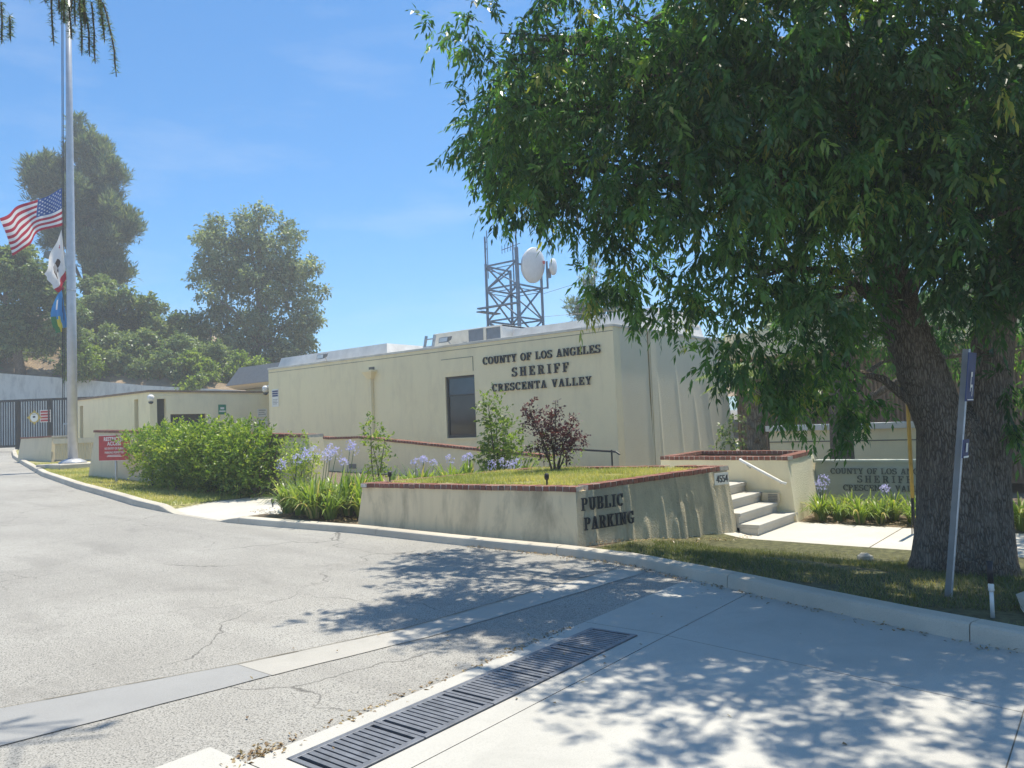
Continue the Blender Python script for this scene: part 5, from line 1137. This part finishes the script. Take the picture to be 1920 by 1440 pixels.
# higher boughs out of the picture: their shade lies on the asphalt at the lower left
for tip, n in (((-4.55, 3.9, 6.9), 18), ((-4.2, 4.1, 7.6), 12), ((-5.1, 3.1, 6.6), 18), ((-6.2, 2.0, 7.6), 14), ((-7.4, 1.6, 8.2), 14)):
    a, b = Vector((-9.2, -1.2, tip[2]+.9)), Vector(tip); mpt = a.lerp(b, .5)+Vector((0, 0, .3)); bough([a, mpt, b], .045)
    for i in range(n):
        p = mpt.lerp(b, .25+.75*i/n)+Vector((random.uniform(-.35, .35), random.uniform(-.35, .35), random.uniform(-.1, .1))); lim.tube([mpt.lerp(b, .2+.75*i/n), p], .008, 4); spray(p, random.uniform(.3, .6), (random.uniform(-.3, .3), random.uniform(-.3, .3), 0))
lim.build('limbs', M['twig'], CD)
A_ = np.array([tuple(p) for p in np_])-np.array((-9.2, -1.2, 0)); D_ = np.array([tuple(d) for d in nd_])
V, F = diamonds(A_, D_, unit(RNG.normal(size=A_.shape)), np.full(len(A_), .046)*(.7+.6*RNG.random(len(A_))), np.full(len(A_), .0055))
link('needles', npmesh('needles', V, F, M['pine'], np.repeat(RNG.random(len(A_))*.9, 4)), None, CD)

# -------- hedge, shrubs, saplings
HG = thing('hedge', 'big clipped hedge with bright top beside the red sign', 'hedge', (-15.6, 9.0, .3))
lb = []
for i in range(10):
    x = -17.55+i*.42; h = 1.12+.1*math.sin(i*1.3)+(.08 if i > 8 else 0); b0 = G(x, 9)-.3
    lb += [(x+15.6, -.15+.1*math.sin(i), h, .50, .62, .42), (x+15.6, -.15, h-.45, .46, .60, .42)]
    if i > 1: lb.append((x+15.6, -.05, .42+.1*math.sin(2*i), .4, .5, .28))
lb += [(-2.75, -.1, 1.30, .35, .4, .22), (-3.0, -.15, 1.18, .25, .3, .16)]
link('foliage', foliage('foliage', lb, 620, M['hedge'], leaves=8, L=.085, W=.042, droop=.05, up=.25, spread=.16, shell=3.2), None, HG)
lm = MB()
for i in range(16):
    x = -17.8+i*.29+random.uniform(-.1, .1); y = 8.95+random.uniform(-.3, .3); g_ = G(x, y); lm.tube([(x, y, g_), (x+random.uniform(-.2, .2), y, g_+.6), (x+random.uniform(-.4, .4), y+random.uniform(-.3, .3), g_+1.3)], [.03, .024, .01], 5)
lm.build('stems', M['twig'], HG)
def shrub(name, label, loc, lobes, m, per, stems=3, h=.8, cat='shrub', sm=None, **kw):
    t = thing(name, label, cat, loc); link('foliage', foliage('foliage', lobes, per, m, **kw), None, t); lm = MB()
    for k in range(stems):
        a = random.uniform(0, 6.3); b = Vector(lobes[k % len(lobes)][:3]); L0 = Vector(loc)
        lm.tube([L0+Vector((.04*math.cos(a), .04*math.sin(a), -.12)), L0+b*.5+Vector((.06*math.cos(a), .06*math.sin(a), 0)), L0+b], [.016, .012, .005], 5)
    lm.build('stems', sm or M['twig'], t); return t
shrub('shrub', 'yellow-green loose shrub at the near end of the hedge', (-12.4, 9.0, .25), [(0, 0, .95, .36), (.15, 0, .75, .34), (-.2, 0, .6, .4), (.05, 0, .3, .3)], M['hedge'], 620, leaves=7, L=.06, W=.03, spread=.15, up=.3, droop=0)
shrub('sapling', 'leafy green sapling before the station window', (-9.55, 11.6, .3), [(-.15, -.1, 1.75, .17, .17, .3), (-.05, 0, 1.4, .26, .26, .35), (.08, .05, 1.05, .36, .36, .4), (.15, .1, .65, .42, .42, .4), (-.2, 0, .7, .3)], M['lime'], 560, cat='sapling', leaves=7, L=.085, W=.045, spread=.16, droop=.1, up=.25)
shrub('sapling', 'thin two-shooted sapling in front of the downspout', (-11.75, 10.4, .3), [(-.14, 0, 1.36, .12, .12, .26), (-.10, 0, 1.0, .17, .17, .25), (.16, .1, 1.1, .08, .08, .24), (.10, .05, .75, .16, .16, .25), (0, 0, .45, .22)], M['hedge'], 640, cat='sapling', leaves=6, L=.085, W=.04, spread=.14, droop=.1, up=.3)
shrub('low_shrub', 'wispy yellow-green plant between the sapling and the purple tree', (-8.7, 11.9, .3), [(0, 0, .55, .3), (.4, .1, .5, .28), (.15, 0, .8, .14, .14, .3)], M['lime'], 380, leaves=6, L=.06, W=.025, spread=.2, droop=0, up=.4)
PT = thing('plum_tree', 'young purple-leaved plum tree growing in the parking planter', 'tree', (-7.3, 10.27, .74))
lm = MB(); pb = Vector((-7.3, 10.27, .74))
pl = [(-.30, -.2, 1.08, .10, .10, .22), (-.22, -.14, .86, .17, .17, .2), (-.05, 0, .92, .13, .13, .22), (.05, .04, 1.1, .06, .06, .18), (.0, 0, .66, .27, .27, .24), (.22, .15, .72, .17, .17, .22), (.30, .2, .56, .16, .16, .16), (-.16, -.1, .46, .2, .2, .16), (.12, .1, .42, .2, .2, .16)]
for l in pl:
    b_ = Vector(l[:3]); lm.tube([pb+Vector((random.uniform(-.03, .03), random.uniform(-.03, .03), -.05)), pb+b_*.45+Vector((0, 0, .03)), pb+b_, pb+b_+Vector((0, 0, .12))], [.014, .011, .006, .003], 5)
lm.build('stems', M['twig'], PT)
link('foliage', foliage('foliage', pl, 1500, M['plum'], leaves=6, L=.055, W=.03, spread=.1, droop=.1, up=.2, shell=2.2), None, PT)
sh = thing('mulch_ring', 'dark soil mound round the foot of the purple tree', 'mulch', (-7.3, 10.27, .77)); MB().lathe((-7.3, 10.27, .768), [(.36, 0), (.28, .035), (.1, .06)], 16).build('mound', M['soil'], sh, smooth=True)

# -------- agapanthus
def strap_mesh(n, R_, H, seed):
    rg = np.random.default_rng(seed); V, F, A = [], [], []
    for i in range(n):
        az = rg.uniform(0, 6.283); ln = H*rg.uniform(.65, 1.15); out = rg.uniform(.25, 1.0); w = rg.uniform(.014, .025); b = rg.uniform(0, R_*.35); va = rg.random()*.9 if rg.random() > .08 else 1.
        d = np.array([math.cos(az), math.sin(az), 0]); s = np.array([-math.sin(az), math.cos(az), 0]); k0 = len(V)
        for j in range(6):
            t = j/5; p = d*(b+out*ln*.85*t**1.4)+np.array([0, 0, ln*(t*1.0-out*.80*t**2.6)]); ww = w*(1-t**3)+.001
            V += [p-s*ww, p+s*ww]; A += [va, va]
            if j: F.append((k0+2*j-2, k0+2*j-1, k0+2*j+1, k0+2*j))
    return npmesh('leaves', np.array(V), np.array(F), M['strap'], np.array(A))
STRAP = [strap_mesh(70, .26, .78, s) for s in range(4)]+[strap_mesh(60, .24, .6, 9+s) for s in range(2)]
def umbel_mesh(seed, r=.085):
    rg = np.random.default_rng(seed); P, D, N_, L = [], [], [], []
    for i in range(34):
        d = unit(rg.normal(size=3)+np.array([0, 0, .45])); c = d*r*rg.uniform(.7, 1.15); 
        for k in range(5):
            e = unit(d*.6+rg.normal(size=3)*.7); P.append(c); D.append(e); N_.append(d); L.append(rg.uniform(.02, .034))
    P, D, N_, L = np.array(P), np.array(D), np.array(N_), np.array(L); V, F = diamonds(P, D, N_, L, L*.42); 
    return npmesh('blossoms', V, F, M['petal'], np.repeat(np.clip(.25+rg.random()*.4+rg.random(len(L))*.4, 0, 1), 4))
UMB = [umbel_mesh(s, .085 if s < 4 else .06) for s in range(6)]
STALK = MB().tube([(0, 0, 0), (.0, 0, 1)], [.007, .005], 6).mesh('flower_stalk', M['lime'] if False else M['twig'])
stalkmat = plain('green_stalk', (.12, .18, .06), .6); STALK.materials.clear(); STALK.materials.append(stalkmat)
def agap(x, y, k, flowers, label, group, sc=1., z=None):
    z = (G(x, y)+.09) if z is None else z
    t = thing('agapanthus', label, 'agapanthus', (x, y, z), group); o = link('leaves', STRAP[k % len(STRAP)], None, t); o.rotation_euler.z = k*1.37; o.scale = (sc, sc, sc)
    for (dx, dy, h, u) in flowers:
        s = link('flower_stalk', STALK, None, t, (dx*.4, dy*.4, 0)); tx = math.atan2(dx*.6, h); ty = math.atan2(dy*.6, h); s.rotation_euler = (-ty, tx, 0); s.scale = (1, 1, h)
        hd = link('blossoms', UMB[u % 6], None, t, (dx, dy, h+.01)); hd.rotation_euler.z = u*1.1
GA_, GB_, GC_ = 'agapanthus beside the parking planter', 'agapanthus behind the parking planter', 'agapanthus before the sign wall'
la = 'strap-leaved agapanthus clump in the bed left of the parking planter'; lbb = 'agapanthus clump in the bed behind the parking planter'; lc = 'strap-leaved agapanthus clump along the walk before the sign wall'
fl = {0: [(-.3, .1, .78, 0), (-.12, .3, .86, 1)], 2: [(.1, .2, .92, 2), (.2, .35, .98, 3)], 4: [(.0, .3, .85, 4)], 5: [(-.1, .25, .95, 0), (.12, .3, .98, 1), (0, .2, .88, 2)], 8: [(.1, .3, 1.02, 3), (-.05, .35, 1.08, 0)], 11: [(.05, .3, 1.0, 1), (.2, .1, .92, 2)]}
ORD = 'first second third fourth fifth sixth seventh eighth ninth tenth eleventh twelfth thirteenth fourteenth fifteenth sixteenth'.split()
i = 0
for r_, (y, xa, xb, n) in enumerate(((7.62, -11.0, -9.45, 5), (8.05, -11.25, -9.35, 6), (8.5, -11.3, -9.3, 6), (9.0, -11.0, -9.3, 5))):
    for k in range(n):
        x = xa+(xb-xa)*(k+.15+.5*random.random())/n; agap(x, y+random.uniform(-.12, .12), i, fl.get(i, []), '%s agapanthus clump %s from the service walk, %s of the bed beside the planter' % ('blooming' if i in fl else 'strap-leaved', ORD[k], ('kerb row', 'second row', 'third row', 'back row')[r_]), GA_, random.uniform(.9, 1.15)); i += 1
fl2 = {1: [(0, .1, .72, 3), (.1, .2, .78, 4)], 3: [(0, 0, .76, 5), (.15, .1, .70, 4)], 5: [(0, 0, .75, 1)], 6: [(.1, 0, .8, 4), (-.1, .1, .74, 5)], 8: [(0, 0, .62, 0), (.2, .1, .66, 1), (.35, .1, .60, 2), (.45, .2, .64, 3)]}
for j in range(15):
    agap(-9.35-.35*random.random()-(.45 if j % 2 else 0)+.03*j, 9.3+.2*j, j+3, fl2.get(j, []), '%s agapanthus clump behind the parking planter, %s back from the drive' % ('blooming' if j in fl2 else 'leafy', ORD[j]), GB_, 1.2)
fl3 = {0: [(.1, -.1, .64, 0), (.0, .1, .54, 1)], 3: [(.1, 0, .52, 4)], 5: [(.2, 0, .66, 5)], 9: [(0, 0, .5, 0), (.15, 0, .46, 1)], 10: [(.1, 0, .5, 2), (.3, 0, .46, 3)]}
j = 0
for y, n, rw_ in ((12.7, 15, 'front row'), (13.1, 14, 'middle row'), (13.5, 12, 'back row')):
    for k in range(n):
        x = -3.95+.34*k+random.uniform(-.08, .08); agap(x, y+random.uniform(-.1, .1), j, fl3.get(j, []), '%s agapanthus clump before the sign wall, %s from the steps in the %s' % ('blooming' if j in fl3 else 'leafy', ORD[k], rw_), GC_, .72, G(x, y)+.10); j += 1

# -------- grass, litter
def blades(name, pts, h, w, m, label, cat='grass', seed=3):
    rg = np.random.default_rng(seed); n = len(pts); az = rg.uniform(0, 6.283, n); hh = h*(.5+rg.random(n)); d = np.stack([np.cos(az), np.sin(az), np.zeros(n)], 1); s = np.stack([-np.sin(az), np.cos(az), np.zeros(n)], 1)
    V = np.empty((n, 3, 3)); V[:, 0] = pts-s*w; V[:, 1] = pts+s*w; V[:, 2] = pts+d*(hh*rg.uniform(.2, 1.1, n))[:, None]+np.array([0, 0, 1.])*hh[:, None]
    big = .5+.5*np.sin(pts[:, 0]*1.9+np.sin(pts[:, 1]*2.3)*1.3); var = np.clip(rg.random(n)*.6+big*.4, 0, 1)
    o = link(name, npmesh(name, V.reshape(-1, 3), np.arange(n*3).reshape(n, 3), m, np.repeat(var, 3)), None); return tagged(o, label, cat, kind='stuff')
def scatter(n, x0, x1, y0, y1, ok, zf, seed=1):
    rg = random.Random(seed); out = []
    while len(out) < n:
        x, y = rg.uniform(x0, x1), rg.uniform(y0, y1)
        if ok(x, y): out.append((x, y, zf(x, y)))
    return np.array(out)
blades('lawn_grass', scatter(46000, -4.9, 1.2, 5.9, 10.42, lambda x, y: math.sin(x*3.1+2*math.sin(y*2.3))+math.sin(y*4.7+x) > -1.15 and y > kerb_y(x)+.155 and (x > -4.3 or y < 7.9+ (x+5.2)*2.6) and ((x+1.27)/.52)**2+((y-8.65)/.34)**2 > 1, lambda x, y: G(x, y)+.055), .042, .004, M['lawn'], 'patchy shaded lawn between the kerb and the front walk')
blades('verge_grass', scatter(26000, -30, -13.7, 7, 11.5, lambda x, y: kerb_y(x)+.16 < y < kerb_y(x)+1.9 and (x < -21.5 or y < 9.3), lambda x, y: G(x, y)+.09, 2), .055, .008, M['drylawn'], 'sunlit dry verge grass along the curved kerb', seed=4)
blades('planter_grass', scatter(30000, -9, -4.5, 7.6, 11.1, lambda x, y: in_planter(x, y) and math.sin(x*4.3+2*math.sin(y*3.1))+math.sin(y*5.2-x*1.7) > -1.1, lambda x, y: tz(x, y)-.004, 3), .055, .006, M['drylawn'], 'yellowing grass filling the parking planter', seed=5)
def litter(name, pts, s, label, seed=6):
    rg = np.random.default_rng(seed); n = len(pts); D = unit(np.stack([rg.normal(size=n), rg.normal(size=n), rg.normal(size=n)*.25], 1)); V, F = diamonds(np.array(pts), D, unit(rg.normal(size=(n, 3))*.35+np.array([0, 0, 1.])), s*(.5+rg.random(n)), s*.45*(.5+rg.random(n)), .25)
    return tagged(link(name, npmesh(name, V, F, M['litter'], np.repeat(rg.random(n), 4)), None), label, 'leaf litter', kind='stuff')
rg = random.Random(5); pts = []
for k in range(420):
    x = rg.uniform(-6.6, -3.4) if k < 260 else rg.uniform(-3.4, .2); pts.append((x, kerb_y(x)-abs(rg.gauss(0, .07))-.02, G(x, 7)+.014))
for k in range(60): x, y = rg.uniform(-4.9, 0), rg.uniform(2.4, 6.5); pts.append((x, y, G(x, y)+.013))
for k in range(260): t = rg.random(); pts.append((-5.1+t*.9+rg.gauss(0, .05), 7.95+t*2.7+rg.uniform(-.2, .1), G(-4.8+t, 8+2*t)+.12))
for k in range(500): x, y = rg.uniform(-11.6, -9.2), rg.uniform(7.35, 7.9); pts.append((x, y, G(x, y)+.11))
for k in range(700): x, y = rg.uniform(-4.2, 1), rg.uniform(12.4, 12.95); pts.append((x, y, G(x, y)+.12))
for k in range(200): y = rg.uniform(2.2, 5.); pts.append((AX0-.02+rg.gauss(0, .035), y, .016))
for k in range(90): pts.append((-3.47+rg.gauss(0, .05), 2.25+rg.gauss(0, .09), .016+.01*rg.random()))
litter('fallen_leaves', pts, .03, 'dry brown leaves gathered along the kerb, beds and drain')

# ------------------------------------------------------------------ summer haze plus added lens-glare veil: one even box of air round the whole place
hz = MB().box((-440, -440, -3.2), (440, 440, 28.5)).build('haze', None)
hm = bpy.data.materials.new('pale_air'); hm.use_nodes = True; hn = hm.node_tree; hn.nodes.clear()
vo_ = hn.nodes.new('ShaderNodeVolumePrincipled'); vo_.inputs['Color'].default_value = (.95, .97, 1, 1); vo_.inputs['Density'].default_value = .0021; vo_.inputs['Anisotropy'].default_value = .25
ho = hn.nodes.new('ShaderNodeOutputMaterial'); hn.links.new(vo_.outputs[0], ho.inputs['Volume'])
hz.data.materials.clear(); hz.data.materials.append(hm); tagged(hz, 'pale summer haze and added lens-glare veil over the place', 'haze', kind='stuff')
